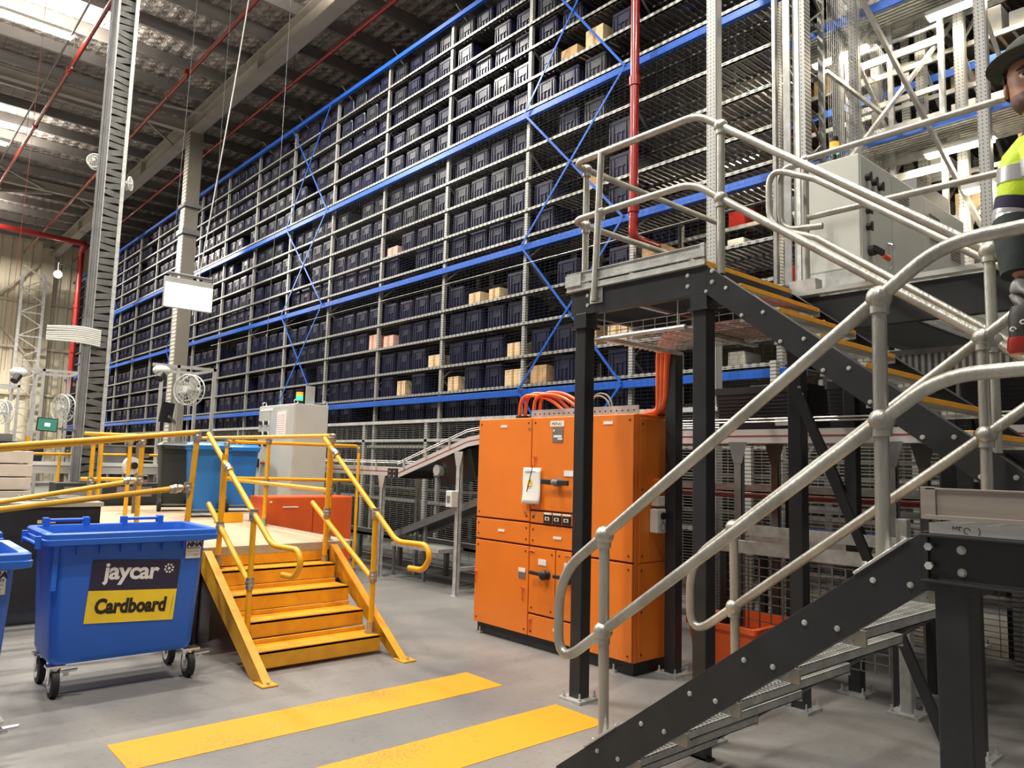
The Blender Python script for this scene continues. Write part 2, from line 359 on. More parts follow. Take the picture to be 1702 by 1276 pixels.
for dy in (-1.5, 1.5):
    e.bar((XR, 22.4+dy, 11.05), (XR-1.6, 22.4+dy*.2, 11.4), .05, .05); e.bar((XR, 31.3+dy, 11.05), (XR-1.6, 31.3+dy*.2, 11.4), .05, .05)
e.bar((-3, 24, 11.2), (XR-2.3, 31, 11.0), .09, .09); e.bar((-3, 38, 11.2), (5, 31.4, 11.0), .09, .09)
struct(e.build('trim_6', 'rafter'))
# columns
t = thing('steel_column', 'tall beige steel column reaching the roof beam in front of the tote rack', 'column', (7.0, 22.3, 0))
MB().bx(6.82, 22.1, 0, 7.18, 22.13, 11).bx(6.82, 22.45, 0, 7.18, 22.48, 11).bx(6.985, 22.13, 0, 7.015, 22.45, 11).build('shaft', 'colbeige', t)
e = MB(); z = .3
e.bx(6.80, 22.13, 0, 6.83, 22.45, 11)
e.build('cover_panel', striped('slotted_column_cover', (.62, .60, .52), (.2, .19, .16), 2, 9, .3, .5, .3), t)
MB().bx(6.75, 22.0, 7.9, 7.25, 22.55, 8.05).bx(6.75, 22.0, 8.7, 7.25, 22.55, 8.8).build('band', 'greydark', t)
t = thing('steel_column', 'distant beige column nearest the cream end wall', 'column', (7.0, 31.3, 0))
MB().bx(6.82, 31.1, 0, 7.18, 31.13, 11).bx(6.82, 31.45, 0, 7.18, 31.48, 11).bx(6.985, 31.13, 0, 7.015, 31.45, 11).build('shaft', 'colbeige', t)
# big cable riser on the left
CX, CY = 2.98, 13.6
t = thing('cable_riser', 'tall grey steel column with ribbed cable ladder and conduits beside the raised platform', 'column', (CX, CY, 0))
e = MB(); e.bx(CX+.12, CY-.16, 0, CX+.18, CY+.16, 11.3).bx(CX-.14, CY-.16, 0, CX-.11, CY+.16, 11.3); e.build('frame', 'galvmatt', t, bevel=.004)
e = MB(); z = .1
while z < 11.2:
    tl = random.uniform(-.03, .03); e.bar((CX-.11, CY-.13, z+tl), (CX+.12, CY-.13, z-tl), .03, .092); z += .115
e.build('ladder_slats', 'ladder', t)
MB().bx(CX-.11, CY-.10, 0, CX+.12, CY-.08, 11.3).build('back_plate', 'dark', t)
for k, dx in enumerate((-.165, -.20, -.235)):
    MB().cyl((CX+dx, CY-.2, .2), (CX+dx, CY-.2, 11.2), .022 if k else .03).build('conduit', 'greydark', t, smooth=True)
e = MB()
for k in range(9):
    z0 = 3.30+k*.03; e.tube(arc([(CX-.75, CY-.2, z0+random.uniform(-.03, .03)), (CX-.3, CY-.26, z0+.03), (CX-.0, CY-.22, z0-.0)], .2), .016, 6)
e.build('cable_bundle', 'offwhite', t, smooth=True)
o = thing('wall_fan', 'white round fan on the left side of the tall cable riser', 'fan', (CX-.27, CY-.1, 6.2))
def fan(t, c, r, axis):
    c = V(c); ax = V(axis).normalized(); sd = ax.cross(V((0, 0, 1))).normalized(); up = sd.cross(ax)
    ring = lambda rr, off, n=24: [c+ax*off+sd*math.cos(2*PI*i/n)*rr+up*math.sin(2*PI*i/n)*rr for i in range(n)]
    e = MB(); e.tube(ring(r, .06)+ring(r, .06)[:2], .012, 6); e.tube(ring(r, -.06)+ring(r, -.06)[:2], .012, 6)
    for rr in (.25, .5, .75): e.tube(ring(r*rr, .09-.03*rr)+ring(r*rr, .09-.03*rr)[:2], .004, 4)
    for i in range(16):
        a = 2*PI*i/16; d = sd*math.cos(a)+up*math.sin(a); e.bar(c+ax*.09+d*.05, c+ax*.06+d*r, .005, .005); e.bar(c-ax*.09+d*.05, c-ax*.06+d*r, .005, .005)
    e.build('guard', 'offwhite', t, smooth=True)
    e = MB(); e.cyl(c-ax*.10, c+ax*.10, r*.18, 14); e.build('hub', 'offwhite', t, smooth=True)
    e = MB()
    for i in range(3):
        a = 2*PI*i/3; d = sd*math.cos(a)+up*math.sin(a); q = (-sd*math.sin(a)+up*math.cos(a)); e.extr([(0, -.004), (r*.75, -.004), (r*.75, .004), (0, .004)], c+d*.03-q*r*.2+ax*.02, c+d*.03+q*r*.3-ax*.03, d, ax)
    e.build('blades', 'alu', t)
fan(o, (CX-.27, CY-.1, 6.32), .11, (-.5, -1, 0))
t2 = thing('wall_fan', 'white round fan on the right side of the tall cable riser', 'fan', (CX+.24, CY-.1, 6.0))
fan(t2, (CX+.24, CY-.0, 6.12), .11, (.9, -.6, 0))

# sprinkler pipes
def pipe(label, segs, r, mt='red', name='sprinkler_pipe', cat='pipe', drops=None, group=None):
    t = thing(name, label, cat, segs[0][0], group)
    for s in segs: MB().tube(s, r, 12).build('pipe_run', mt, t, smooth=True)
    if drops:
        e = MB()
        for d in drops: e.cyl(d, (d[0], d[1], CZ-.05), .008, 6); e.cyl((d[0], d[1], d[2]-.09), d, .014, 6)
        e.build('hangers', 'galvdark', t)
    return t
def collars(t, pts, r, ax=(0, 1, 0)):
    for p in pts: p = V(p); a = V(ax)*.06; MB().cyl(p-a, p+a, r, 12).build('collar', 'red', t, smooth=True)
px = pipe('red sprinkler pipe under the roof, leftmost beside the tall cable riser', [[(3.35, 6, 10.8), (3.35, 41, 10.8)]], .05, drops=[(3.35, y, 10.8) for y in range(8, 40, 3)])
collars(px, [(3.35, y, 10.8) for y in (12, 16.2, 20.4, 24.6)], .075)
px = pipe('red sprinkler pipe under the roof, between the cable riser and the beige column', [[(5.45, 4, 10.8), (5.65, 41, 10.8)]], .05, drops=[(5.5, y, 10.8) for y in range(8, 40, 3)])
collars(px, [(5.49, y, 10.8) for y in (10, 14.2, 18.4)], .075)
px = pipe('red sprinkler pipe under the roof, just left of the top of the tote rack', [[(7.5, 4, 10.8), (7.7, 41, 10.8)]], .045, drops=[(7.55, y, 10.8) for y in range(8, 40, 3)])
px = pipe('red sprinkler pipe running along above the top shelf inside the tote rack', [[(8.62, 4.6, 10.15), (8.55, 41, 10.15)]], .05)
pipe('grey conduit hung under the roof beside the leftmost red pipe', [[(3.05, 6, 10.9), (3.1, 41, 10.9)]], .022, 'galvdark', 'conduit', 'conduit')
t = pipe('thick vertical red sprinkler riser in front of the near end of the tote rack', [[(7.55, 6.24, 4.74), (7.55, 6.24, 11.6)], arc([(7.55, 6.24, 4.82), (7.55, 6.24, 4.6), (9.1, 6.24, 4.55)], .12)], .062)
collars(t, [(7.55, 6.24, z) for z in (5.0, 6.75, 9.0)], .078, (0, 0, 1))
t = pipe('vertical red riser pipe by the cream end wall at far left', [[(7.3, 37.5, 4.2), (7.3, 37.5, 10.5)], arc([(7.3, 37.5, 10.3), (7.3, 37.5, 10.5), (7.1, 36, 10.5), (2.0, 36, 10.6), (-8, 36, 10.6)], .15)], .12)
collars(t, [(7.3, 37.5, 6), (7.3, 37.5, 8)], .15, (0, 0, 1))
# thin hanging cables
for k, (p, q, lb) in enumerate([((4.35, 11.0, 11.5), (4.25, 13.0, 3.95), 'thin white cable hanging from the roof to the lit white panel'),
                            ((5.2, 12.0, 11.5), (5.12, 12.0, 2.1), 'very thin dark wire hanging in front of the tote rack left of the blue cross'), ((2.3, 17, 11.5), (2.2, 17, 3.1), 'thin dark red cable hanging by the cream wall at far left')]):
    tag(MB().tube([p, (V(p)+V(q))/2+V((.03, 0, 0)), q], .010 if k == 0 else .004, 6).build('hanging_cable', ('offwhite', 'greydark', 'cabledark')[k], smooth=True), lb, 'cable')
# luminaires in view
for i, b in enumerate(BATTENS):
    if i in (0, 1, 7):
        lb = {0: 'long glowing roof light, nearest the top left corner', 1: 'glowing roof light at the left edge, the middle one of three', 7: 'small distant glowing roof light near the cream end wall'}[i]
        t = thing('ceiling_light', lb, 'ceiling light', (b[0], b[1], b[2]), 'long roof lights')
        MB().bx(b[0]-.85, b[1]-.14, b[2]-.02, b[0]+.85, b[1]+.14, b[2]+.05).build('housing', 'offwhite', t)
        MB().bx(b[0]-.8, b[1]-.11, b[2]-.07, b[0]+.8, b[1]+.11, b[2]-.02).build('diffuser', 'lampemit', t)
        e = MB(); [e.cyl((b[0]+s, b[1]+.0, b[2]+.05), (b[0]+s, b[1], CZ), .006, 5) for s in (-.6, .6)]; e.build('suspension_wires', 'greydark', t)
t = thing('ceiling_light', 'small glowing round lamp high on the red riser at far left', 'ceiling light', (6.3, 36.5, 9.1))
MB().sph((6.3, 36.5, 9.1), .16).build('lamp_globe', 'lampemit', t, smooth=True)
MB().cyl((6.3, 36.5, 9.2), (6.3, 36.5, 9.6), .03).bar((6.3, 36.5, 9.6), (7.14, 37.4, 9.6), .04, .04).build('bracket', 'greydark', t)

# floor markings
for (y0, y1, x0, x1, lb) in ((4.28, 4.71, 1.25, 3.77, 'yellow painted floor stripe nearer the yellow steps'), (3.28, 3.74, .2, 3.77, 'yellow painted floor stripe nearer the camera, by the black post')):
    tag(MB().bx(x0, y0, 0, x1, y1, .0025).build('floor_stripe', 'linepaint'), lb, 'floor marking')

# ================================================================== main tote rack
RX, RD = 8.0, 1.15
UY = [4.43+2.2*i for i in range(18)]
LV = [.9, 1.4, 1.9, 2.38, 2.86, 3.33, 3.86, 4.35, 5.28, 5.72, 6.24, 6.75, 7.44, 7.94, 8.48, 8.92, 9.42]
BB = [2.72, 5.05, 7.26, 9.88]
t = thing('storage_rack', 'very long tall steel rack full of navy totes with blue beams and crossed braces', 'rack', (RX, 20, 0))
TOP = 10.0
for i, y in enumerate(UY):
    MB().bx(RX-.01, y-.035, 0, RX+.05, y+.035, TOP).build('front_upright', 'rackup', t)
for i, y in enumerate(UY):
    e = MB().bx(RX+RD-.05, y-.035, 0, RX+RD, y+.035, TOP); z = .4; k = 0
    while z < 9.6:
        if i < 8: e.bar((RX+.04, y, z+(.0 if k % 2 else .9)), (RX+RD-.04, y, z+(.9 if k % 2 else 0)), .03, .02)
        z += .9; k += 1
    e.build('rear_frame', 'galvdark', t)
y0, y1 = UY[0], UY[-1]
for z in LV:
    s = MB().bx(RX-.025, y0, z-.055, RX+.0, y1, z).bx(RX-.025, y0, z-.055, RX+.02, y1, z-.045); sh = s.build('shelf_edge', 'rackbeam', t)
    e = MB(); y = y0+.06
    while y < (14 if z > 2 else 7):
        e.bx(RX+.05, y, z-.02, RX+RD-.05, y+.062, z-.002); y += .1
    e.bx(RX+.05, y, z-.02, RX+RD, y1, z-.002)
    e.bx(RX+RD-.03, y0, z-.055, RX+RD, y1, z); e.bx(RX+.5, y0, z-.05, RX+.54, y1, z-.022)
    e.build('deck', 'slat', sh)
for z in BB:
    hh = .045 if z > 9 else .052
    MB().bx(RX-.11, y0-.35, z-hh, RX-.03, y1, z+hh).build('blue_beam', 'beamblue', t, bevel=.006)
e = MB()
def xb(ya, yb, za, zb):
    MB().bar((RX-.13, ya, za), (RX-.13, yb, zb), .012, .036).bar((RX-.15, yb, za), (RX-.15, ya, zb), .012, .036).build('cross_brace', 'beamblue', t)
for ya in (UY[1], UY[5], UY[9], UY[13]):
    for a, b in ((BB[0], BB[1]), (BB[1], BB[2]), (BB[2], BB[3])): xb(ya+.06, ya+2.14, a+.02, b-.02)
for a in (UY[1],): MB().bar((RX-.13, a+.06, BB[0]), (RX-.13, a+1.1, 1.6), .012, .036).bar((RX-.13, a+2.14, BB[0]), (RX-.13, a+1.1, 1.6), .012, .036).build('cross_brace', 'beamblue', t)
t9 = thing('lattice_tower', 'thin grey lattice tower standing by the cream end wall beside the red riser', 'tower', (6.2, 40.5, 0))
for x_ in (5.6, 6.5): MB().bx(x_-.06, 40.4, 0, x_+.06, 40.6, 9.8).build('upright', 'galv', t9)
e = MB(); z = .2
while z < 9.4: e.bar((5.6, 40.5, z), (6.5, 40.5, z+.55), .06, .05).bar((6.5, 40.5, z+.55), (5.6, 40.5, z+1.1), .06, .05).bx(5.6, 40.45, z, 6.5, 40.55, z+.06); z += 1.1
e.build('lattice', 'galv', t9)
# back screen: dark sheet seen between totes = the next rack's totes
# totes
def tote_mesh(m):
    e = MB(); W, H, D = .42, .39, .58      # front faces -X, origin bottom centre front
    e.loft([rrect(.025, -W/2+.02, D-.025, W/2-.02, 0, .02, 1), rrect(.01, -W/2+.008, D-.01, W/2-.008, H-.05, .02, 1), rrect(0, -W/2, D, W/2, H-.045, .02, 1), rrect(0, -W/2, D, W/2, H, .02, 1), rrect(.02, -W/2+.02, D-.02, W/2-.02, H, .02, 1), rrect(.03, -W/2+.03, D-.03, W/2-.03, .02, .02, 1)])
    for yy in (-.185, -.12, .12, .185): e.bx(.0, yy-.009, .02, .02, yy+.009, H-.05)
    for yy in (-.045, .045): e.bx(.0, yy-.006, .02, .02, yy+.006, .2)
    e.bx(.0, -.09, .2, .02, .09, .215)
    for xx in (.12, .29, .46):
        for s in (-1, 1): e.bx(xx-.01, s*(W/2-.016), .02, xx+.01, s*(W/2-.002), H-.05)
    me = bpy.data.meshes.new('tote'); me.from_pydata(e.v, [], e.f); me.update()
    bm = bmesh.new(); bm.from_mesh(me); bmesh.ops.recalc_face_normals(bm, faces=bm.faces[:]); bm.to_mesh(me); bm.free(); me.materials.append(m); return me
TM = [tote_mesh(M['tote']), tote_mesh(M['tote']), tote_mesh(M['tote2'])]
slots = []
rr = random.Random(11)
for li, z in enumerate(LV[3:]):
    for b in range(17):
        for k in range(4):
            y = UY[b]+.30+.533*k
            if b == 0:
                pr = .12 if z < 3 else 0
            elif b == 1: pr = .62
            else: pr = .955
            if rr.random() > pr: slots.append((li, b, k, y, z, None)) ; continue
            slots.append((li, b, k, y, z, 'tote'))
carton = {}   # a few boxes where the photograph shows them: (level index, bay, slot)
CART = {(9-3, 1, 1): 'card', (11-3+2, 1, 2): 'card', (7-3, 2, 2): 'cardpale', (7-3, 2, 1): 'cardpale', (6-3, 4, 0): 'cardred', (6-3, 3, 3): 'cardred', (4-3+0, 2, 0): 'cardpale', (4-3, 1, 3): 'card', (4-3-1+1, 2, 3): 'cardpale', (4-3, 3, 2): 'cardpale', (5-3, 3, 0): 'cardpale', (5-3, 2, 0): 'cardpale', (5-3, 1, 1): 'card', (5-3, 1, 0): 'cardpale', (9-3, 3, 3): 'cardred', (13-3, 1, 1): 'cardpale', (7-3, 0, 3): 'card', (6-3, 0, 3): 'card'}
tot = [s for s in slots if s[5] and (s[0], s[1], s[2]) not in CART]
tot.sort(key=lambda s: (s[3]**2+RX*RX+(s[4]-1.6)**2))
near, far = tot[:300], tot[300:]
BAY = ['first', 'second', 'third', 'fourth', 'fifth', 'sixth', 'seventh', 'eighth', 'ninth', 'tenth', 'eleventh']
for (li, b, k, y, z, _) in near:
    o = bpy.data.objects.new('tote', TM[rr.choice((0, 0, 1, 2) if z > 6 else (0, 0, 0, 1))]); COL.objects.link(o)
    o.location = (RX+.06+rr.uniform(0, .04), y+rr.uniform(-.02, .02), z)
    tag(o, 'navy tote, %s from right, %s rack bay from right, %s shelf row up' % (ORD[k], BAY[b], ORD[li]), 'tote', 'totes on the long rack')
base_v = [v.co.copy() for v in TM[0].vertices]; base_f = [tuple(p.vertices) for p in TM[0].polygons]
e = MB()
for (li, b, k, y, z, _) in far: 
    q = V((RX+.06+rr.uniform(0, .04), y, z)); e.add([v+q for v in base_v], base_f)
o = e.build('distant_totes', 'tote'); tag(o, 'the hundreds of small distant navy totes filling the left half of the long rack', 'totes', kind='stuff')
bc = {'card': 'brown', 'cardpale': 'pale tan', 'cardred': 'pink printed'}
for (li, b, k), c in CART.items():
    y = UY[b]+.30+.533*k; z = LV[3+li]; h = rr.uniform(.2, .34); wd = rr.uniform(.26, .4)
    e = MB().bx(RX+.06, y-wd/2, z, RX+.46, y+wd/2, z+h)
    o = e.build('carton', c, bevel=.004)
    tag(o, '%s carton, %s from right, %s rack bay from right, %s shelf row up' % (bc[c], ORD[k], BAY[b], ORD[li]), 'box', 'cartons on the long rack')
    fl = MB().bx(RX+.057, y-.025, z+.0, RX+.0605, y+.025, z+h).bx(RX+.058, y-.03, z+h, RX+.44, y+.03, z+h+.002).build('packing_tape', 'wood', o); fl.location = (0, 0, 0)

# safety wire mesh screen in front of the rack
t = thing('wire_mesh_screen', 'fine grey wire mesh screen stretched in front of the tote rack', 'mesh screen', (7.78, 12, 0))
e = MB(); y = 4.4
while y < 16: e.bx(7.779, y, 2.2, 7.781, y+.0012, 7.2); y += .11
z = 2.2
while z < 7.2: e.bx(7.7785, 4.4, z, 7.781, 16, z+.0014); z += .05
e.build('wire_mesh', 'dark', t)
e = MB()
for zz in (4.72,): e.cyl((7.78, 4.4, zz), (7.78, 22, zz+.05), .006, 6)
e.build('edge_wire', 'galv', t)
# ================================================================== dark stair tower on the right
ZP, ZL = 2.91, 1.45
R1, R2_, RUN = ZL/8, (ZP-ZL)/8, .246
def bolt(parent, c, n, r=.014, m='galvmatt'):
    r *= .62; c, n = V(c), V(n); e = MB(); e.cyl(c, c+n*.003, r*1.4, 12).cyl(c+n*.003, c+n*.008, r, 6); return e.build('bolt', m, parent)
def stringer(parent, x, side, ya, za, yb, zb, d=.185, w=.06, name='stringer'):
    """C section; the flanges point to +side in X"""
    t_ = .008; sec = [(0, 0), (w, 0), (w, -t_), (t_, -t_), (t_, -d+t_), (w, -d+t_), (w, -d), (0, -d)]
    return MB().extr(sec, (x, ya, za), (x, yb, zb), (side, 0, 0), (0, 0, 1)).build(name, 'black', parent, bevel=.0015)
def open_tread(parent, x0, x1, ynose, z, back, dy=.24, yellow=True, cap=True):
    """galvanised folded tread; back=+1 when the tread runs toward +Y from its nose"""
    b = ynose+back*dy; e = MB()
    n = 34
    for i in range(n+1):
        xx = x0+(x1-x0)*i/n; e.bar((xx, ynose+back*.055, z-.004), (xx, b, z-.004), .0105, .006)
    for k in range(5):
        yy = ynose+back*(.06+k*(dy-.065)/4); e.bx(x0, yy-.004, z-.008, x1, yy+.004, z-.001)
    t_ = e.build('tread', 'galv', parent)
    s = MB(); ya, yb = sorted((ynose+back*.05, ynose+back*.046)); s.bx(x0, ya, z-.04, x1, yb, z)
    ya, yb = sorted((b, b-back*.004)); s.bx(x0, ya, z-.04, x1, yb, z).bx(x0, min(b, b-back*.02), z-.04, x1, max(b, b-back*.02), z-.036)
    for xx in (x0, x1-.004):
        ya, yb = sorted((ynose, b)); s.bx(xx, ya, z-.055, xx+.004, yb, z)
    s.build('tread_frame', 'galvmatt', t_)
    if yellow:
        ya, yb = sorted((ynose, ynose+back*.05)); MB().bx(x0+.01, ya, z-.024, x1-.01, yb, z+.004).build('nosing', 'nosing', t_, bevel=.002)
        ya, yb = sorted((ynose+back*.004, ynose+back*.05)); MB().bx(x0+.01, ya, z-.040, x1-.01, yb, z-.025).build('nosing_bracket', 'galv', t_)
    return t_
# ---- lower flight
XA, XB, XC, XD = 2.66, 3.79, 3.93, 5.06
t = thing('staircase', 'lower stair flight in the foreground, rising right, mesh treads between black stringers', 'staircase', (3.2, 2.0, 0))
sl = .742
yb_ = 2.63; zt = lambda y: 1.415-(y-.985)*sl
stringer(t, XA, 1, .985, 1.415, yb_, zt(yb_)); stringer(t, XB, -1, .985, 1.415, yb_, zt(yb_))
for s, x in ((1, XA), (-1, XB)): MB().bx(x, yb_-.12, 0, x+s*.06, yb_+.02, .012).bx(x, yb_-.1, 0, x+s*.06, yb_, .10).build('foot_plate', 'black', t)
for k in range(1, 8):
    yn = .955+(8-k)*RUN; z = k*R1-.03
    open_tread(t, XA+.065, XB-.065, yn, z, -1, .225)
    MB().bx(XA+.062, yn-.25, z-.055, XA+.075, yn-.21, z+.0).build('tread_bracket', 'decksteel', t)
    for dy in (.06, .18): bolt(t, (XA, yn-dy, z+.005), (-1, 0, 0), .012)
# ---- landing
t = thing('stair_landing', 'square steel stair landing at right with a worn aluminium kick plate on its edge', 'landing', (3.8, .2, 0))
YL0 = -.55
sec = [(0, 0), (-.065, 0), (-.065, -.008), (-.008, -.008), (-.008, -.142), (-.065, -.142), (-.065, -.15), (0, -.15)]
MB().extr(sec, (XA+.02, YL0, 1.415), (XA+.02, .975, 1.415), (1, 0, 0), (0, 0, 1)).build('edge_beam', 'black', t, bevel=.002)
MB().extr([(-a, b) for a, b in sec], (XD, YL0, 1.415), (XD, .75, 1.415), (1, 0, 0), (0, 0, 1)).build('edge_beam', 'black', t)
for y in (.93, .1, YL0+.05): MB().bx(XA+.02, y, 1.27, XD-.01, y+.05, 1.41).build('cross_beam', 'black', t)
MB().bx(XA-.0, .965, 1.255, XA+.1, .985, 1.42).build('end_plate', 'black', t)
def deck(parent, x0, y0, x1, y1, z):
    e = MB(); x = x0
    while x < x1: e.bx(x, y0, z-.032, x+.005, y1, z); x += .034
    y = y0
    while y < y1: e.bx(x0, y, z-.008, x1, y+.007, z-.001); y += .09
    return e.build('grating', 'galv', parent)
deck(t, XA+.02, YL0, XB+.07, .96, ZL); deck(t, XB+.07, YL0, XD, .74, ZL)
MB().bx(XA-.012, YL0, 1.418, XA-.006, .955, 1.452).build('grating_edge', 'alu', t)
MB().bx(XA-.022, .93, 1.462, XA-.004, .975, 1.565).bx(XA-.014, YL0, 1.475, XA-.008, .96, 1.56).bx(XA-.022, YL0, 1.556, XA-.006, .96, 1.562).bx(XA-.03, YL0, 1.462, XA-.006, .96, 1.476).build('kick_plate', mat('worn_aluminium_kick_plate', (.36, .32, .28), .45, .5, .18, 5, 0, 60, (1, .25, 3)), t, bevel=.001)
MB().bx(XD-.01, YL0, 1.455, XD, .7, 1.56).build('kick_plate', 'galv', t)
def column(parent, x, y, z, s=.09, base=True, m='black'):
    MB().bx(x-s/2, y-s/2, .012, x+s/2, y+s/2, z).build('column', m, parent, bevel=.006)
    if base:
        MB().bx(x-.1, y-.1, 0, x+.1, y+.1, .02).build('base_plate', 'galvmatt', parent)
        for a in (-.075, .075):
            for b in (-.075, .075): MB().cyl((x+a, y+b, .02), (x+a, y+b, .065), .007, 6).cyl((x+a, y+b, .02), (x+a, y+b, .034), .014, 6).build('anchor_bolt', 'galvmatt', parent)
column(t, XA+.05, .90, 1.26, .10); MB().bx(XA-.01, .82, 1.235, XA+.13, .99, 1.262).build('cap_plate', 'black', t)
column(t, XD-.01, .55, 1.26); column(t, XA+.05, YL0+.1, 1.26)
for y in (.93,):
    for z in (1.37, 1.30): bolt(t, (XA+.012, y-.06 if y > .9 else y-.09, z), (-1, 0, 0), .016)
for z in (1.375, 1.315): MB().cyl((XA-.025, .955, z), (XA+.0, .955, z), .009, 6).cyl((XA-.028, .955, z), (XA-.020, .955, z), .013, 6).build('bolt', 'galvmatt', t)
# marker scribble on the grating edge
e = MB()
for a, b, c, d in ((0, 0, 0, .012), (0, .012, .006, .004), (.006, .004, .012, .012), (.012, .012, .012, 0), (.014, .010, .022, .011), (.018, .011, .018, 0)):
    e.bar((XA-.0125, .885-a, 1.432+b), (XA-.0125, .885-c, 1.432+d), .0012, .002)
e.tube([(XA-.0125, .845-.009*math.cos(q), 1.432+.009*math.sin(q)) for q in [i*.7 for i in range(8)]], .0012, 4).tube([(XA-.0125, .815-.006*math.cos(q), 1.432+.011*math.sin(q)) for q in [-1.3+i*.45 for i in range(7)]], .0012, 4)
e.tube([(XA-.0125, .862+.006*math.cos(q), 1.436+.006*math.sin(q)) for q in [-1.3+i*.45 for i in range(9)]], .0012, 4)
e.build('pen_marks', 'ink', t)
# ---- upper flight
t = thing('staircase', 'upper stair flight rising to the left with yellow nosings and black stringers', 'staircase', (4.5, 1.7, ZL))
s2 = .752; zu = lambda y: 2.862-s2*(2.66-y)
stringer(t, XC, 1, .74, zu(.74), 2.66, 2.862); stringer(t, XD, -1, .74, zu(.74), 2.66, 2.862)
for k in range(1, 8):
    yn = 2.71-k*RUN; z = ZP-k*R2_
    open_tread(t, XC+.065, XD-.065, yn, z, 1, .25)
    for dy in (.06, .20): bolt(t, (XC, yn+dy, z-.03), (-1, 0, 0))
# ---- top platform
t = thing('access_platform', 'small raised steel platform on black posts at the head of the stairs', 'platform', (4.5, 3.25, 0))
YQ0, YQ1 = 2.70, 3.82
MB().extr([(0, 0), (.06, 0), (.06, -.008), (.008, -.008), (.008, -.167), (.06, -.167), (.06, -.175), (0, -.175)], (XC, 2.66, 2.862), (XC, YQ1, 2.862), (1, 0, 0), (0, 0, 1)).build('edge_beam', 'black', t, bevel=.0015)
MB().bx(XD-.06, 2.66, 2.69, XD, YQ1, 2.862).build('edge_beam', 'black', t)
for y in (2.66, 3.2, YQ1-.06): MB().bx(XC+.01, y, 2.70, XD-.01, y+.05, 2.86).build('cross_beam', 'black', t)
deck(t, XC, 2.71, XD, YQ1+.02, ZP-.004)
MB().bx(XC+.01, 2.70, ZP-.028, XD-.01, 2.755, ZP+.002).build('nosing', 'nosing', t)
MB().bx(XC-.022, 2.66, 2.868, XC-.004, YQ1+.03, 2.905).bx(XC-.03, 2.66, 2.864, XC-.0, YQ1+.03, 2.870).build('grating_edge', 'galvmatt', t)
MB().bx(XC-.018, 2.66, 2.925, XC-.012, YQ1+.03, 2.998).bx(XC-.03, 2.66, 2.992, XC-.012, YQ1+.03, 2.998).bx(XC-.03, 2.66, 2.918, XC-.012, YQ1+.03, 2.926).build('kick_plate', 'galv', t)
MB().bx(XC-.035, 2.655, 2.915, XC-.008, 2.685, 3.002).build('kick_plate_end', 'galv', t)
MB().bx(XC-.036, YQ1-.12, 2.90, XC-.004, YQ1+.035, 2.985).build('kick_plate_corner', 'galv', t)
MB().bx(XC, YQ1+.03, 2.905, XD, YQ1+.036, 2.99).build('kick_plate', 'galv', t)
for x, y in ((XC+.045, 3.72), (XC+.06, 2.72), (XD-.02, 3.72), (XD-.02, 2.66)):
    column(t, x, y, 2.70 if y > 3 else 2.68, .10)
    MB().bx(x-.075, y-.075, 2.585, x+.075, y+.075, 2.60).bx(x-.06, y-.06, 2.60, x+.06, y+.06, 2.69).build('head_bracket', 'black', t)
for y in (2.80, 3.66):
    for z in (2.82, 2.75): bolt(t, (XC, y, z), (-1, 0, 0), .017)
for z in (2.82, 2.75): bolt(t, (XC, 2.62, z), (-1, 0, 0), .017)
MB().bar((XD-.08, 2.64, 2.17), (XD-.12, 1.72, .06), .06, .03, (1, 0, 0)).build('diagonal_brace', 'black', t)
MB().bar((XD-.05, 2.67, 2.2), (XD+1.1, 2.67, 1.0), .05, .05).build('diagonal_brace', 'black', t)
for z in (2.14, 2.19): bolt(t, (XD-.07, 2.62-(2.19-z)*.4, z), (-1, -.2, 0), .014)
t = thing('support_column', 'black support column on a bolted base plate at right, behind the nearest column', 'column', (5.06, 1.6, 0))
column(t, 5.06, 1.60, 1.95)
t = thing('support_post', 'short galvanised post standing under the lower stair flight', 'post', (5.53, 2.16, 0))
column(t, 5.53, 2.16, 1.3, .075, True, 'galvmatt')

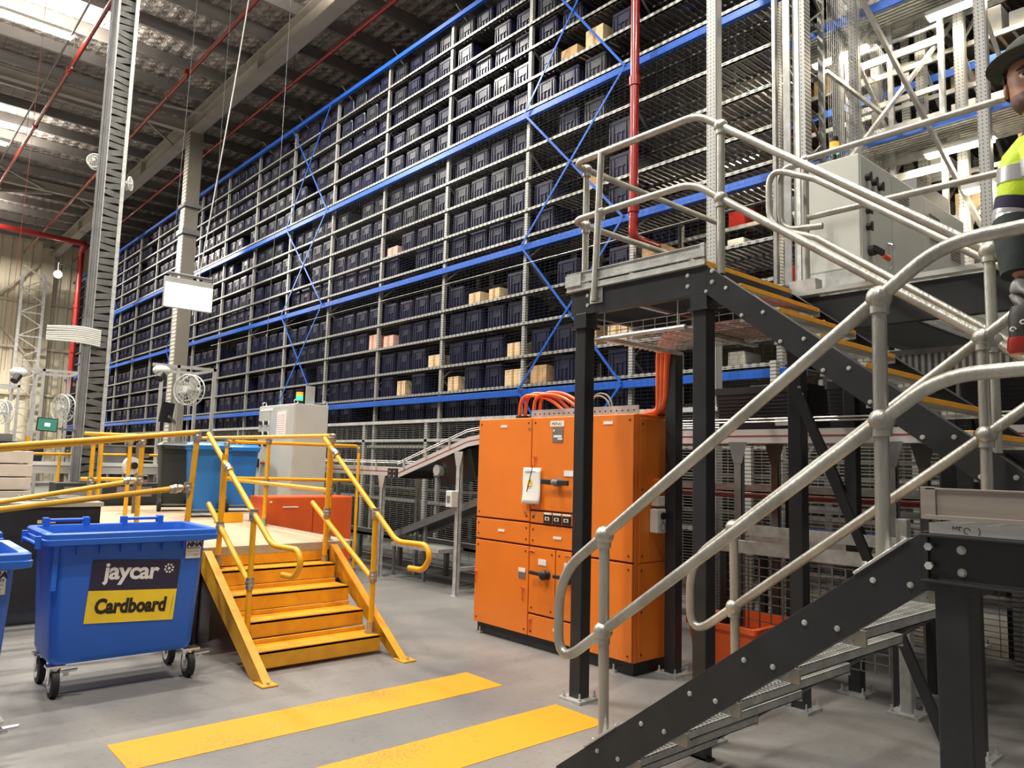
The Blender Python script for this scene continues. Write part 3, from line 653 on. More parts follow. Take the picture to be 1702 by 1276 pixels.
# ---- galvanised tube handrails
RR = .024
def rails(label, runs, posts, balls, clamps=(), name='handrail', m='galvrail', grp=None, rr=RR, rb=.044):
    t = thing(name, label, 'handrail', runs[0][1][0], grp)
    for nm, pts, r in runs: MB().tube(arc(pts, r, 8), rr, 12).build(nm, m, t, smooth=True, sharp=60)
    for p, q in posts:
        o = MB().cyl(p, q, rr*1.02, 14).build('post', m, t, smooth=True, sharp=60)
    for b in balls:
        b = V(b); MB().sph(b, rb, 14, 10).cyl(b-V((0, 0, rb*1.25)), b+V((0, 0, 0)), rr*1.35, 14).build('ball_joint', m, t, smooth=True, sharp=50)
    for c, n in clamps:
        c = V(c); MB().obx(c, .012, .12, .10, Matrix.Identity(3)).build('fixing_plate', 'galv', t, bevel=.01)
    return t
XN = XA-.0+.03
sl2 = .739
def lower_rail(x, label, far):
    n0, n1 = (x, 2.37, 1.285), (x, 1.11, 2.215); m0, m1 = (x, 2.37, .855), (x, 1.11, 1.785)
    top = [n0, n1, (x, .90, 2.37), (x, .3, 2.385), (x, -.5, 2.385)]
    mid = [m0, m1, (x, .92, 1.926), (x, .3, 1.945), (x, -.5, 1.945)]
    if far: top = [n0, n1, (x, .60, 2.59), (x, .52, 2.8)]; mid = [m0, m1, (x, .66, 2.12), (x, .4, 2.2)]
    loop = [n0, (x, 2.60, 1.10), (x, 2.64, .95), (x, 2.63, .80), (x, 2.53, .735), m0]
    lo = [n0, (x, 2.655, 1.075), (x, 2.655, .645), m0]
    posts = [((x, 2.36, zt(2.36)), (x, 2.37, 1.285)), ((x, 1.115, zt(1.115)), (x, 1.11, 2.215))]
    t = rails(label, [('top_rail', top, .12), ('mid_rail', mid, .12), ('end_loop', lo, .17)], posts, [n0, n1, m0, m1])
    for yy in (2.36, 1.115):
        e = MB(); e.bar((x, yy+.09, zt(yy+.09)+.006), (x, yy-.09, zt(yy-.09)+.006), .07, .012); e.build('fixing_plate', 'galv', t, bevel=.004)
        for dy in (.065, -.065): MB().cyl((x-.0, yy+dy, zt(yy+dy)-.04), (x-.0, yy+dy, zt(yy+dy)+.03), .009, 6).cyl((x, yy+dy, zt(yy+dy)-.035), (x, yy+dy, zt(yy+dy)-.012), .016, 6).build('bolt', 'galv', t)
    return t
lower_rail(XN-.005, 'nearest galvanised handrail with a rounded loop end, on the lower flight', False)
lower_rail(XB-.03, 'galvanised tube handrail on the far stringer of the lower flight, behind the nearest one', True)
# upper flight near rail + platform front rail
x = XC+.035
t = rails('galvanised handrail sloping down along the near side of the upper flight and round the platform',
      [('top_rail', [(5.9, 3.86, 3.865), (3.955, 3.86, 3.865), (3.955, 2.74, 3.875), (x, 2.58, 3.75), (x, 1.13, 2.66), (x, .62, 2.28)], .12),
       ('mid_rail', [(5.9, 3.86, 3.42), (3.955, 3.86, 3.42), (3.955, 2.78, 3.43), (x, 2.58, 3.28), (x, 1.13, 2.23), (x, .62, 1.85)], .12)],
      [((x, 2.58, 2.80), (x, 2.58, 3.75)), ((x, 1.13, zu(1.13)), (x, 1.13, 2.66)), ((XC-.03, 3.57, 2.76), (XC+.02, 3.57, 3.865)), ((4.11, 3.86, 2.80), (4.11, 3.86, 3.865))],
      [(x, 2.58, 3.75), (x, 2.58, 3.28), (x, 1.13, 2.66), (x, 1.13, 2.23), (4.11, 3.86, 3.865), (4.11, 3.86, 3.42), (XC+.02, 3.57, 3.42)])
MB().bx(XC-.012, 3.51, 2.75, XC-.002, 3.63, 2.86).build('fixing_plate', 'galv', t, bevel=.008)
for a in (-.035, .035): bolt(t, (XC-.014, 3.57+a, 2.79), (-1, 0, 0), .010)
# upper flight far rail with loops
x = XD-.03
t = rails('galvanised handrail with double rounded loop end on the far side of the upper flight',
      [('top_rail', [(x, 2.5, 3.68), (x, .62, 2.27)], .1), ('mid_rail', [(x, 2.5, 3.25), (x, .62, 1.84)], .1),
       ('end_loop', [(x, 2.5, 3.68), (x, 2.86, 3.86), (x, 2.86, 3.40), (x, 2.5, 3.25)], .16), ('end_loop', [(x+.1, 2.6, 3.86), (x+.06, 2.80, 3.86), (x+.06, 2.80, 3.38), (x+.1, 2.5, 3.36)], .12)],
      [((x, 1.13, zu(1.13)), (x, 1.13, 2.66))], [(x, 1.13, 2.66), (x, 1.13, 2.22)])
# machine platform with its guard rail
t = thing('machine_platform', 'raised machine platform with dark steel edge beam behind the upper stair flight', 'platform', (6.5, 1, 0))
XM = 5.17; YM = 2.72
MB().extr([(0, 0), (.07, 0), (.07, -.01), (.01, -.01), (.01, -.24), (.07, -.24), (.07, -.25), (0, -.25)], (XM, -1, 2.855), (XM, YM, 2.855), (1, 0, 0), (0, 0, 1)).build('edge_beam', 'black', t)
e = MB(); x = XM-.02
while x < 8.4: e.bx(x, -1, 2.862, x+.006, YM, 2.90); x += .042
y = -1
while y < YM: e.bx(XM-.02, y, 2.89, 8.4, y+.008, 2.898); y += .1
e.build('grating', 'galvmatt', t)
MB().bx(XM-.045, -1, 2.872, XM-.03, YM+.01, 2.905).build('deck_edge', 'alu', t)
for yy in (2.45, 1.2, .2): MB().bx(XM+.05, yy-.05, 2.62, 8.3, yy+.05, 2.855).build('joist', 'black', t)
MB().bx(8.25, -1, 2.6, 8.35, YM, 2.855).build('edge_beam', 'black', t)
for xx, yy in ((5.75, 2.6), (8.3, 2.6), (8.3, 0)): column(t, xx, yy, 2.62)
x = XM+.03
rails('galvanised guard rail in front of the grey cabinet on the raised machine platform',
      [('top_rail', [(x, 2.78, 3.92), (x, -.9, 3.95)], .1), ('mid_rail', [(x, 2.64, 3.47), (x, -.9, 3.47)], .1)],
      [((x, 2.66, 2.88), (x, 2.66, 3.92)), ((x, .9, 2.88), (x, .9, 3.93))], [(x, 2.66, 3.92), (x, .9, 3.93)], rb=.036)
MB().bx(XM-.04, 2.56, 2.87, XM+.06, 2.76, 2.99).build('rail_foot', 'galv', bpy.data.objects['handrail.003'])
# grey cabinet on the machine platform
def cab_vent(parent, x, y, z, w, h, axis='x', n=9, m='greydark'):
    e = MB()
    for i in range(n):
        zz = z-h/2+h*(i+.5)/n
        if axis == 'x': e.bx(x-w/2, y-.006, zz-h/n*.28, x+w/2, y+.002, zz+h/n*.12)
        else: e.bx(x-.006, y-w/2, zz-h/n*.28, x+.002, y+w/2, zz+h/n*.12)
    return e.build('vent', m, parent)
t = thing('electrical_cabinet', 'light grey electrical cabinet with black switches on the raised machine platform', 'cabinet', (5.6, 2.47, 2.9))
YC = 2.44
MB().bx(5.6, YC, 3.15, 6.86, YC+.42, 4.03).build('body', 'grey', t, bevel=.008)
MB().bx(5.615, YC-.008, 3.17, 6.17, YC, 4.015).build('door', 'grey', t, bevel=.004); MB().bx(6.185, YC-.008, 3.17, 6.85, YC, 4.015).build('door', 'grey', t, bevel=.004)
MB().bx(5.55, YC-.05, 2.90, 6.865, YC+.42, 3.13).build('plinth', 'galvmatt', t)
for xx, zz in ((5.71, 3.86), (5.82, 3.85), (5.93, 3.84), (5.71, 3.72), (5.71, 3.60), (5.71, 3.47)):
    MB().cyl((xx, YC-.008, zz), (xx, YC-.045, zz), .028, 12).bx(xx-.012, YC-.05, zz-.035, xx+.012, YC-.04, zz+.035).build('switch', 'ink', t)
MB().cyl((5.74, YC-.008, 3.29), (5.74, YC-.05, 3.29), .04).bar((5.72, YC-.05, 3.30), (5.83, YC-.07, 3.28), .03, .04).build('isolator_handle', 'ink', t)
MB().cyl((5.86, YC-.06, 3.27), (5.92, YC-.08, 3.25), .02).build('padlock', 'redorange', t)
e = MB(); e.tube(arc([(6.08, YC-.01, 3.42), (6.08, YC-.05, 3.40), (6.08, YC-.05, 3.24), (6.08, YC-.01, 3.22)], .02), .012, 8).build('door_handle', 'chrome', t, smooth=True)
cab_vent(t, 6.4, YC-.008, 3.80, .24, .22)
MB().cyl((5.63, YC+.2, 4.03), (5.63, YC+.2, 4.09), .015).build('beacon_stem', 'ink', t)
for k, (mt_, hh) in enumerate((('greenlamp', .045), ('amberlamp', .045), ('ink', .04))): MB().cyl((5.63, YC+.2, 4.09+k*.045), (5.63, YC+.2, 4.09+k*.045+hh), .033, 14).build('beacon_lamp', mt_, t, smooth=True, sharp=60)
t2 = thing('electrical_cabinet', 'lower light grey vented cabinet to the right of the switch cabinet on the machine platform', 'cabinet', (6.88, 2.47, 2.9))
MB().bx(6.88, YC, 3.13, 7.85, YC+.4, 4.02).build('body', 'grey', t2, bevel=.008); MB().bx(6.875, YC-.05, 2.90, 8.0, YC+.42, 3.13).build('plinth', 'galvmatt', t2)
cab_vent(t2, 7.1, YC-.002, 3.78, .24, .24); cab_vent(t2, 7.6, YC-.002, 3.70, .24, .24)
MB().bx(7.0, YC+.1, 4.02, 7.8, YC+.4, 4.25).build('top_box', 'greydark', t2)

# dark drive unit and guard sheet with painted grating shadow under the machine platform
t = thing('shadow_striped_panel', 'grey sheet guard with painted grating shadow stripes, hanging under the raised machine platform', 'panel', (6.2, 1.9, 2.1))
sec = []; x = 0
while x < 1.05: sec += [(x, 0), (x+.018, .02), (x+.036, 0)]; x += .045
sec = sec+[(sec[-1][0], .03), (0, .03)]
MB().extr([(a, b) for a, b in sec], (6.0, 1.55, 2.0), (6.0, 1.55, 2.52), (0, 1, 0), (-1, 0, 0)).build('shadow_striped_sheet', striped('painted_grating_shadow', (.62, .62, .60), (.16, .16, .16), 1, 22, .5, .5, .2), t)  # ribs and two-tone stripes stand for grating shadows falling on the sheet
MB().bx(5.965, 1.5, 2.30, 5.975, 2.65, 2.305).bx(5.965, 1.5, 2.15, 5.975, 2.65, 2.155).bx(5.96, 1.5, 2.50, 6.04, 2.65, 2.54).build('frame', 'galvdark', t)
t = thing('drive_unit', 'black boxed drive machinery under the raised machine platform at right', 'machine', (6.6, 1.0, 0))
MB().bx(6.6, -.6, 1.08, 8.1, 2.3, 2.55).build('casing', 'dark', t, bevel=.02)
for x_, y_ in ((6.65, -.5), (8.0, -.5), (8.0, 2.2), (6.65, 2.2)): MB().bx(x_-.04, y_-.04, 0, x_+.04, y_+.04, 1.08).build('leg', 'dark', t)
MB().bx(6.56, .2, 1.5, 6.6, 1.2, 2.3).build('access_panel', 'black', t); MB().cyl((6.35, 1.0, 1.7), (6.6, 1.0, 1.7), .14).build('motor', 'greydark', t)
t = thing('box_beam', 'small galvanised bracket box at the corner of the machine platform', 'bracket', (5.3, 2.9, 2.9))
MB().bx(5.2, 2.85, 2.87, 5.45, 3.1, 3.0).build('box', 'galv', t); MB().bx(5.19, 2.84, 2.99, 5.46, 3.11, 3.005).build('lid', 'galvmatt', t)

# ================================================================== tall end post and racks behind
t = thing('mast_post', 'wide perforated galvanised post standing in front of the rack end, left of the stairs', 'post', (7.2, 4.78, 0))
MB().bx(7.15, 4.72, 0, 7.17, 4.84, 11.2).bx(7.17, 4.71, 0, 7.26, 4.73, 11.2).bx(7.17, 4.83, 0, 7.26, 4.85, 11.2).build('shaft', 'upclose', t)
e = MB(); [e.bx(7.26, 4.74, z, 7.31, 4.82, z+.03) for z in (3.2, 5.0, 5.9, 7.7)]; e.build('brackets', 'galvmatt', t)
t = thing('mast_post', 'thick perforated galvanised double post with a worn yellow strip beside it', 'post', (7.5, 3.92, 0))
MB().bx(7.45, 3.80, 2.95, 7.58, 3.86, 11.2).build('shaft', 'upclose', t); MB().bx(7.45, 3.87, 2.95, 7.58, 3.94, 11.2).build('shaft', 'galvmatt', t)
e = MB(); z = 2.95
while z < 11: e.loft([[V((7.50, 4.045, z)), V((7.54, 4.045, z)), V((7.54, 4.08+.012*math.sin(z*9), z)), V((7.50, 4.08+.012*math.sin(z*9), z))], [V((7.50, 4.045, z+.08)), V((7.54, 4.045, z+.08)), V((7.54, 4.08+.012*math.sin((z+.08)*9), z+.08)), V((7.50, 4.08+.012*math.sin((z+.08)*9), z+.08))]]); z += .08
e.build('yellow_strip', 'rust', t); MB().bx(7.40, 3.95, 2.95, 7.42, 4.03, 11.2).bx(7.40, 4.12, 2.95, 7.46, 4.16, 11.2).build('side_plate', 'galvdark', t)
def side_rack(label, x, ys, depth, ztop, lv, seed, fill, blue, z0=0):
    rg = random.Random(seed); t = thing('storage_rack', label, 'rack', (x, ys[0], 0))
    for y in ys:
        MB().bx(x-.02, y-.05, z0, x+.02, y+.05, ztop).build('front_upright', 'rackup', t); MB().bx(x+depth-.04, y-.05, z0, x+depth, y+.05, ztop).build('rear_upright', 'rackup', t)
    e = MB()
    for y in ys[:3]:
        z = z0+.3; k = 0
        while z < ztop-1: e.bar((x+.03, y, z if k % 2 else z+1.1), (x+depth-.03, y, z+1.1 if k % 2 else z), .035, .025); z += 1.1; k += 1
    e.build('frame_braces', 'galv', t)
    for i, z in enumerate(lv):
        s = MB().bx(x-.03, ys[0], z-.06, x+.01, ys[-1], z).build('shelf_edge', 'galv', t)
        e = MB(); y = ys[0]
        while y < min(ys[-1], 8): e.bx(x+.02, y, z-.03, x+depth-.02, y+.10, z-.005); y += .15
        if y < ys[-1]: e.bx(x+.02, y, z-.03, x+depth-.02, ys[-1], z-.005)
        e.build('deck', 'slat', s)
    for z in blue: MB().bx(x-.07, ys[0], z-.05, x-.03, ys[-1], z+.05).build('blue_beam', 'beamblue', t)
    return t
LR = [z for z in (1.0, 1.55, 2.1, 2.65, 3.2, 3.75, 4.3, 4.85, 5.4, 5.95, 6.5, 7.05, 7.6, 8.15, 8.7, 9.25, 9.8, 10.3)]
side_rack('brightly lit galvanised rack across the aisle behind the machine platform', 10.2, [.2+1.8*i for i in range(14)], 1.1, 11.2, LR, 3, .5, (3.95, 6.7, 9.4))
side_rack('farthest galvanised rack, second aisle back behind the machine platform', 13.2, [-.5, 1.7, 3.9, 6.1], 1.1, 11.2, LR[3:], 4, .5, (5.1, 7.8))
# cartons and totes on the lit rack
rg = random.Random(5); n = 0
PL = ['blue tote', 'white carton', 'tan carton', 'red bin']
for li, z in enumerate(LR[3:16]):
    for k in range(16):
        y = 1.0+k*.36+rg.uniform(-.03, .03)
        if rg.random() < .42 or any(abs(y-u) < .2 for u in (2.0, 3.8, 5.6)): continue
        kd = rg.choice((0, 0, 1, 1, 2, 2, 3)) if rg.random() < .9 else 3
        o = MB().bx(10.24, y-.14, z, 10.75, y+.14, z+rg.uniform(.2, .38)).build(('tote', 'carton', 'carton', 'storage_bin')[kd], ('beamblue', 'white', 'cardpale', 'red')[kd] if kd != 0 else 'tote', bevel=.01)
        tag(o, '%s, %s from right, on %s shelf up of the brightly lit rack' % (('small navy tote', 'white carton', 'tan carton', 'small red bin')[kd], ORD[k], ORD[li]), ('tote', 'box', 'box', 'bin')[kd], 'goods on the lit rack')
e = MB()
for z in LR:
    y = 7.6
    while y < 23: e.bx(10.25, y, z, 10.8, y+.44, z+.39); y += .52
tag(e.build('distant_totes', 'tote'), 'dark totes on the second rack, glimpsed through gaps in the long rack', 'totes', kind='stuff')
# frames, braces and mesh around the aisle end
for k, (x, y, lb) in enumerate([(9.16, 4.02, 'slim perforated upright at the aisle end, directly right of the beacon'), (9.9, 3.5, 'slim perforated upright at the aisle end with a long diagonal brace meeting it'), (11.0, 3.35, 'slim bright upright near the hat of the man'), (9.15, 2.6, 'slim perforated upright nearest the man on the landing'), (9.4, 4.35, 'slim perforated upright deep in the lit aisle, left of all the others'), (10.0, 4.1, 'slim perforated upright in the lit aisle behind the tall wire mesh'), (9.9, 3.05, 'slim perforated upright beside the middle aisle light'), (12.4, 4.0, 'slim perforated upright in front of the farthest rack'), (12.4, 3.3, 'slim perforated upright farthest right in front of the farthest rack')]):
    t = thing('aisle_upright', lb, 'upright', (x, y, 0))
    MB().bx(x-.055, y-.05, 2.95, x-.035, y+.05, 11.2).bx(x-.035, y-.06, 2.95, x+.05, y-.045, 11.2).bx(x-.035, y+.045, 2.95, x+.05, y+.06, 11.2).build('shaft', 'upclose', t)
    e = MB(); zz = 3.3; q = 0
    while zz < 10: e.bar((x, y, zz if q % 2 else zz+1.2), (x+1.0, y-.15, zz+1.2 if q % 2 else zz), .04, .03); zz += 1.2; q += 1
    e.build('lattice_brace', 'galv', t)
t = thing('lift_ladder', 'pale ladder like frame of many level rungs in the lit aisle', 'ladder', (9.75, 3.6, 3))
e = MB(); z = 3.1
rg = random.Random(31)
while z < 10.8: e.bx(9.7, 3.2, z, 9.74, 4.35, z+rg.choice((.04, .07, .10))); z += rg.choice((.22, .3, .38))
e.build('rungs', 'galv', t)
for y_ in (3.2, 3.8, 4.35): MB().bx(9.69, y_-.03, 2.9, 9.75, y_+.03, 11).build('rail', 'galv', t)
t = thing('crane_mast_brace', 'long bright diagonal strut crossing the aisle end from top left down to right', 'brace', (9, 3.7, 6))
MB().bar((8.2, 3.72, 7.0+.9), (13.4, 2.9, 6.6), .09, .06).build('strut', 'galv', t)
MB().bar((8.0, 3.6, 5.0), (10.2, 3.2, 7.4), .05, .04).build('strut', 'galv', t)
MB().bar((8.2, 3.6, 7.2), (10.2, 2.8, 4.2), .05, .04).build('strut', 'galv', t)
t = thing('aisle_mesh_panel', 'tall wire mesh guard panel across the aisle end above the grey cabinet', 'mesh panel', (9, 3.95, 4))
e = MB(); x = 8.2
while x < 10.1: e.bx(x, 3.9, 4.0, x+.004, 3.904, 10.5); x += .05
z = 4.0
while z < 10.5: e.bx(8.2, 3.905, z, 10.1, 3.908, z+.004); z += .1
e.build('wire_mesh', 'galvdark', t)
[MB().bx(8.15, 3.88, z, 10.15, 3.92, z+.04).build('mesh_rail', 'galv', t) for z in (4.0, 6.2, 8.4, 10.5)]
for k, a in enumerate(AISLE):
    lb = ['high left', 'top right', 'middle', 'lower', 'deep in the aisle', 'topmost', 'far aisle', 'lowest'][k]
    t = thing('aisle_light', 'glowing strip light in the rack aisle behind the platform, %s one' % lb, 'light', a, 'aisle strip lights')
    MB().bx(a[0]-.06, a[1]-.38, a[2]-.02, a[0]+.06, a[1]+.38, a[2]+.04).bx(a[0]-.01, a[1]-.01, a[2]+.04, a[0]+.01, a[1]+.01, a[2]+(.2 if a[1] < 5.5 else CZ-a[2])).build('housing', 'offwhite', t)
    MB().bx(a[0]-.05, a[1]-.36, a[2]-.06, a[0]+.05, a[1]+.36, a[2]-.02).build('diffuser', 'aisleemit', t)
# corrugated decks above the aisle that the lights hang under
for k, z in enumerate((7.4, 5.68, 8.8)):
    e = MB(); x = 9.3
    while x < 10.15: e.bx(x, 2.2, z, x+.04, 5.3, z+.03); x += .07
    e.bx(9.28, 2.2, z+.03, 10.15, 5.3, z+.035)
    tag(e.build('aisle_deck', 'galvmatt'), 'ribbed galvanised deck spanning the lit aisle, %s of three' % ('middle', 'lowest', 'topmost')[k], 'deck', 'aisle decks')
    tag(MB().bx(9.25, 2.15, z-.02, 9.30, 5.3, z+.1).build('blue_edge_beam', 'beamblue'), 'short blue beam along the %s ribbed aisle deck' % ('middle', 'lowest', 'topmost')[k], 'beam', 'aisle deck beams')
# ================================================================== orange switchboard
CXF, CY0, CY1 = 4.72, 3.85, 5.80
t = thing('switchboard_cabinet', 'large orange steel switchboard cabinet on a black plinth beside the black post', 'cabinet', (4.95, 4.8, 0))
MB().bx(CXF+.02, CY0+.02, 0, 5.16, CY1-.02, .10).build('plinth', 'dark', t)
for y in (CY0+.2, CY1-.08): MB().bx(CXF-.02, y-.03, 0, CXF+.04, y+.03, .015).cyl((CXF-.0, y, .015), (CXF, y, .06), .008, 6).build('foot_bolt', 'galv', t)
MB().bx(CXF, CY0, .10, 5.18, CY1, 2.03).build('body', 'orange', t, bevel=.006)
MB().bx(CXF-.004, CY0+.01, .105, CXF+.0, CY1-.01, 2.02).build('door_gap', 'gap', t)
def panel(y0, y1, z0, z1, nm='door', screws=True):
    g = .006; o = MB().bx(CXF-.022, y0+g, z0+g, CXF-.002, y1-g, z1-g).build(nm, 'orange', t, bevel=.004)
    if screws:
        e = MB()
        for yy in (y0+.045, y1-.045):
            for zz in (z0+.05, z1-.05): e.cyl((CXF-.021, yy, zz), (CXF-.026, yy, zz), .009, 8)
        e.build('screws', 'gap', o)
    return o
YA, YB_, YC_ = 5.035, 4.36, 4.70
panel(YA, CY1, 1.09, 2.03); p2 = panel(YB_, YA, 1.20, 2.03)
panel(YA, CY1, .885, 1.085); panel(YA, CY1, .10, .88)
panel(YB_, YA, 1.085, 1.195); p3 = panel(YB_, YA, .885, 1.08); p4 = panel(YC_, YA, .30, .88); p5 = panel(YB_, YC_, .30, .88); panel(YB_, YA, .10, .295)
panel(CY0, YB_, .86, 2.03); panel(CY0, YB_, .10, .855)
# side panels (facing -Y)
for x0, x1, z0, z1 in ((4.76, 5.17, .86, 2.0), (4.76, 5.17, .11, .85)):
    o = MB().bx(x0, CY0-.012, z0, x1, CY0, z1).build('side_panel', 'orange', t, bevel=.004)
    e = MB(); [e.cyl((x0+.03, CY0-.011, zz), (x0+.03, CY0-.016, zz), .009, 8) for zz in (z0+.05, (z0+z1)/2, z1-.05)]; e.build('screws', 'gap', o)
XF = CXF-.023
def plate(y, z, w, h, m='white', nm='label_plate', par=None, d=.004): return MB().bx(XF-d, y-w/2, z-h/2, XF, y+w/2, z+h/2).build(nm, m, par or t)
plate(5.42, 1.955, .09, .022); plate(5.42, .985, .09, .022); plate(4.68, .98, .10, .022); plate(4.66, .205, .10, .022); plate(4.12, 1.96, .10, .025)
plate(4.71, 1.965, .17, .05); text('panel_text', 'MCP-A3', .034, frame_mtx((XF-.0045, 4.775, 1.953), (0, -1, 0), (0, 0, 1)), 'ink', t)
plate(4.70, 1.865, .13, .125, 'greydark', 'display'); MB().bx(XF-.006, 4.65, 1.845, XF-.003, 4.75, 1.865).bx(XF-.006, 4.64, 1.825, XF-.003, 4.70, 1.84).cyl((XF-.003, 4.745, 1.905), (XF-.006, 4.745, 1.905), .010, 10).build('display_print', 'white', t)
plate(4.56, 1.535, .11, .05); plate(5.12, .66, .09, .035, 'white'); plate(5.12, .615, .09, .055, 'greydark'); plate(4.86, .755, .10, .05); plate(4.545, .755, .09, .05)
# three meters
for k in range(3):
    y = 4.80-.115*k
    MB().bx(XF-.012, y-.047, 1.095, XF, y+.047, 1.17).build('meter', 'ink', t); MB().bx(XF-.008, y-.045, 1.172, XF, y+.045, 1.188).build('meter_label', 'white', t)
    MB().bx(XF-.015, y-.026, 1.122, XF-.012, y+.026, 1.15).build('meter_screen', 'white', t); MB().bx(XF-.017, y-.016, 1.128, XF-.014, y+.014, 1.145).build('meter_display', 'ink', t)
# big rotary handle
o = MB().cyl((XF, 4.67, 1.455), (XF-.05, 4.67, 1.455), .035, 16).sph((XF-.06, 4.67, 1.455), .04, 14, 8, (.5, 1.3, .7)).build('switch_hub', 'greydark', t, smooth=True)
MB().bar((XF-.065, 4.83, 1.46), (XF-.065, 4.71, 1.455), .02, .045).bar((XF-.065, 4.63, 1.455), (XF-.065, 4.50, 1.455), .02, .045).build('switch_handle', 'ink', o, bevel=.006)
for y in (4.80, 4.50):
    o = MB().cyl((XF, y, .655), (XF-.03, y, .655), .045, 16, .03).sph((XF-.05, y, .655), .045, 14, 8, (.7, 1, 1)).build('knob', 'ink', t, smooth=True)
    MB().bar((XF-.055, y+.02, .66), (XF-.06, y+.16, .665), .03, .03).build('lever', 'ink', o, bevel=.005)
for y, z in ((5.77, .52), (5.10, .45), (5.0, .19), (4.98, 1.62)):
    MB().tube(arc([(XF, y, z-.05), (XF-.012, y, z-.05), (XF-.012, y, z+.05), (XF, y, z+.05)], .01)+[], .004, 6).tube([(XF-.01, y+.022*math.cos(a), z+.045+.022*math.sin(a)) for a in [i*PI/6 for i in range(7)]], .004, 6).build('door_pull', 'redorange', t, smooth=True)
for y, z in ((5.07, 1.93), (5.10, 1.17), (4.98, 1.165)): MB().cyl((XF, y, z), (XF-.006, y, z), .014, 12).build('lock', 'chrome', t)
e = MB()
for y in (5.0, 4.55): e.tube([(XF-.006, y+.04-.08*i/8, .835+.012*math.sin(PI*i/8)) for i in range(9)], .004, 5)
e.build('lifting_rings', 'redorange', t)
# top: unistrut rail, bent cable looms
tr = thing('slotted_rail', 'perforated galvanised angle standing along the top of the orange switchboard', 'rail', (4.85, 4.55, 2.03))
MB().bx(4.84, 3.92, 2.03, 4.846, 5.2, 2.11).bx(4.846, 3.92, 2.03, 4.88, 5.2, 2.036).build('rail', 'galv', tr)
e = MB(); y = 3.97
while y < 5.18: e.cyl((4.8385, y, 2.07), (4.841, y, 2.07), .008, 8); y += .062
e.build('holes', 'ink', tr)
def loom(label, paths, r, m='cable', ties=()):
    q = thing('cable_loom', label, 'cables', paths[0][0])
    for p in paths: MB().tube(arc(p, .25, 10), r, 10).build('cable', m, q, smooth=True)
    for p, rr_ in ties: MB().cyl(p, V(p)+V((0, 0, .015)), rr_, 12).build('cable_tie', 'ink', q)
    return q
ps = []
for k in range(2):
    for j in range(2):
        y = 5.46-.20*k-.04*j; x = 4.92+.04*j; ps.append([(x, y, 2.03), (x, y-.02, 2.27+.02*j-.0*k), (x+.03, y-.35, 2.25+.02*j), (x+.06, y-.62, 2.06)])
q = loom('orange cables arching over the left top of the orange switchboard', ps, .017)
for y in (5.44, 5.25): MB().cyl((4.95, y, 2.03), (4.95, y, 2.07), .07, 14).build('cable_gland', 'ink', q)
ps = []
for j in range(9):
    a = (j % 3)*.055; b = (j//3)*.055
    ps.append([(4.78+b, 4.12-a*.5, 2.13+.01*j), (4.90+b, 3.98-a*.6, 2.12), (5.02+b*.8, 3.72+a, 2.25), (5.0+b*.7, 3.62+a, 2.75+.0*j), (4.7, 3.2+a, 2.66)] if False else
              [(5.02+b, 4.03-a, 2.04), (5.01+b, 3.78+a*.6, 2.08), (4.98+b*.8, 3.74+a*.8, 2.62), (4.75+b, 3.45+a, 2.645), (4.55+a, 2.9, 2.60), (4.6+a, 2.4, 2.60)])
loom('thick bundle of orange cables bending up from the switchboard into the overhead basket tray', ps, .029, 'cable')
loom('grey looped cables behind the perforated rail on the switchboard', [[(5.0, 4.62, 2.04), (5.0, 4.56, 2.24), (5.0, 4.40, 2.2), (5.0, 4.34, 2.04)], [(5.05, 4.66, 2.04), (5.05, 4.6, 2.26), (5.05, 4.42, 2.24), (5.05, 4.36, 2.04)], [(5.0, 4.86, 2.04), (5.0, 4.82, 2.2), (5.0, 4.72, 2.2), (5.0, 4.68, 2.04)]], .008, 'greycable')
# basket tray
t = thing('cable_tray', 'galvanised wire basket cable tray hung under the access platform', 'cable tray', (4.4, 2.7, 2.5))
e = MB(); z = 2.52
for k in range(14): x = 4.05+k*.06; e.cyl((x, 2.35, z), (x, 3.72, z), .0035, 5)
y = 2.35
while y < 3.72:
    e.tube([(4.05, y, z+.09), (4.05, y, z), (4.83, y, z), (4.83, y, z+.09)], .0035, 5, False); y += .10
for zz in (z+.045, z+.09): e.cyl((4.05, 2.35, zz), (4.05, 3.72, zz), .0035, 5).cyl((4.83, 2.35, zz), (4.83, 3.72, zz), .0035, 5)
e.build('basket', 'galvmatt', t)
e = MB(); [e.bx(3.98, y-.02, z-.03, 4.9, y+.02, z-.008) for y in (3.55, 2.9)]; e.cyl((3.98, 3.62, z-.015), (3.98, 2.85, z-.015), .018, 10); e.build('support_strut', 'galv', t)
e = MB(); [e.cyl((x, y, z-.03), (x, y, 2.72), .005, 6) for x in (3.99,) for y in (3.55, 2.92)]; e.build('hanger_rod', 'galv', t)
MB().bx(4.3, 2.4, z+.005, 4.75, 3.0, z+.05).build('laid_cables', 'cabledark', t)
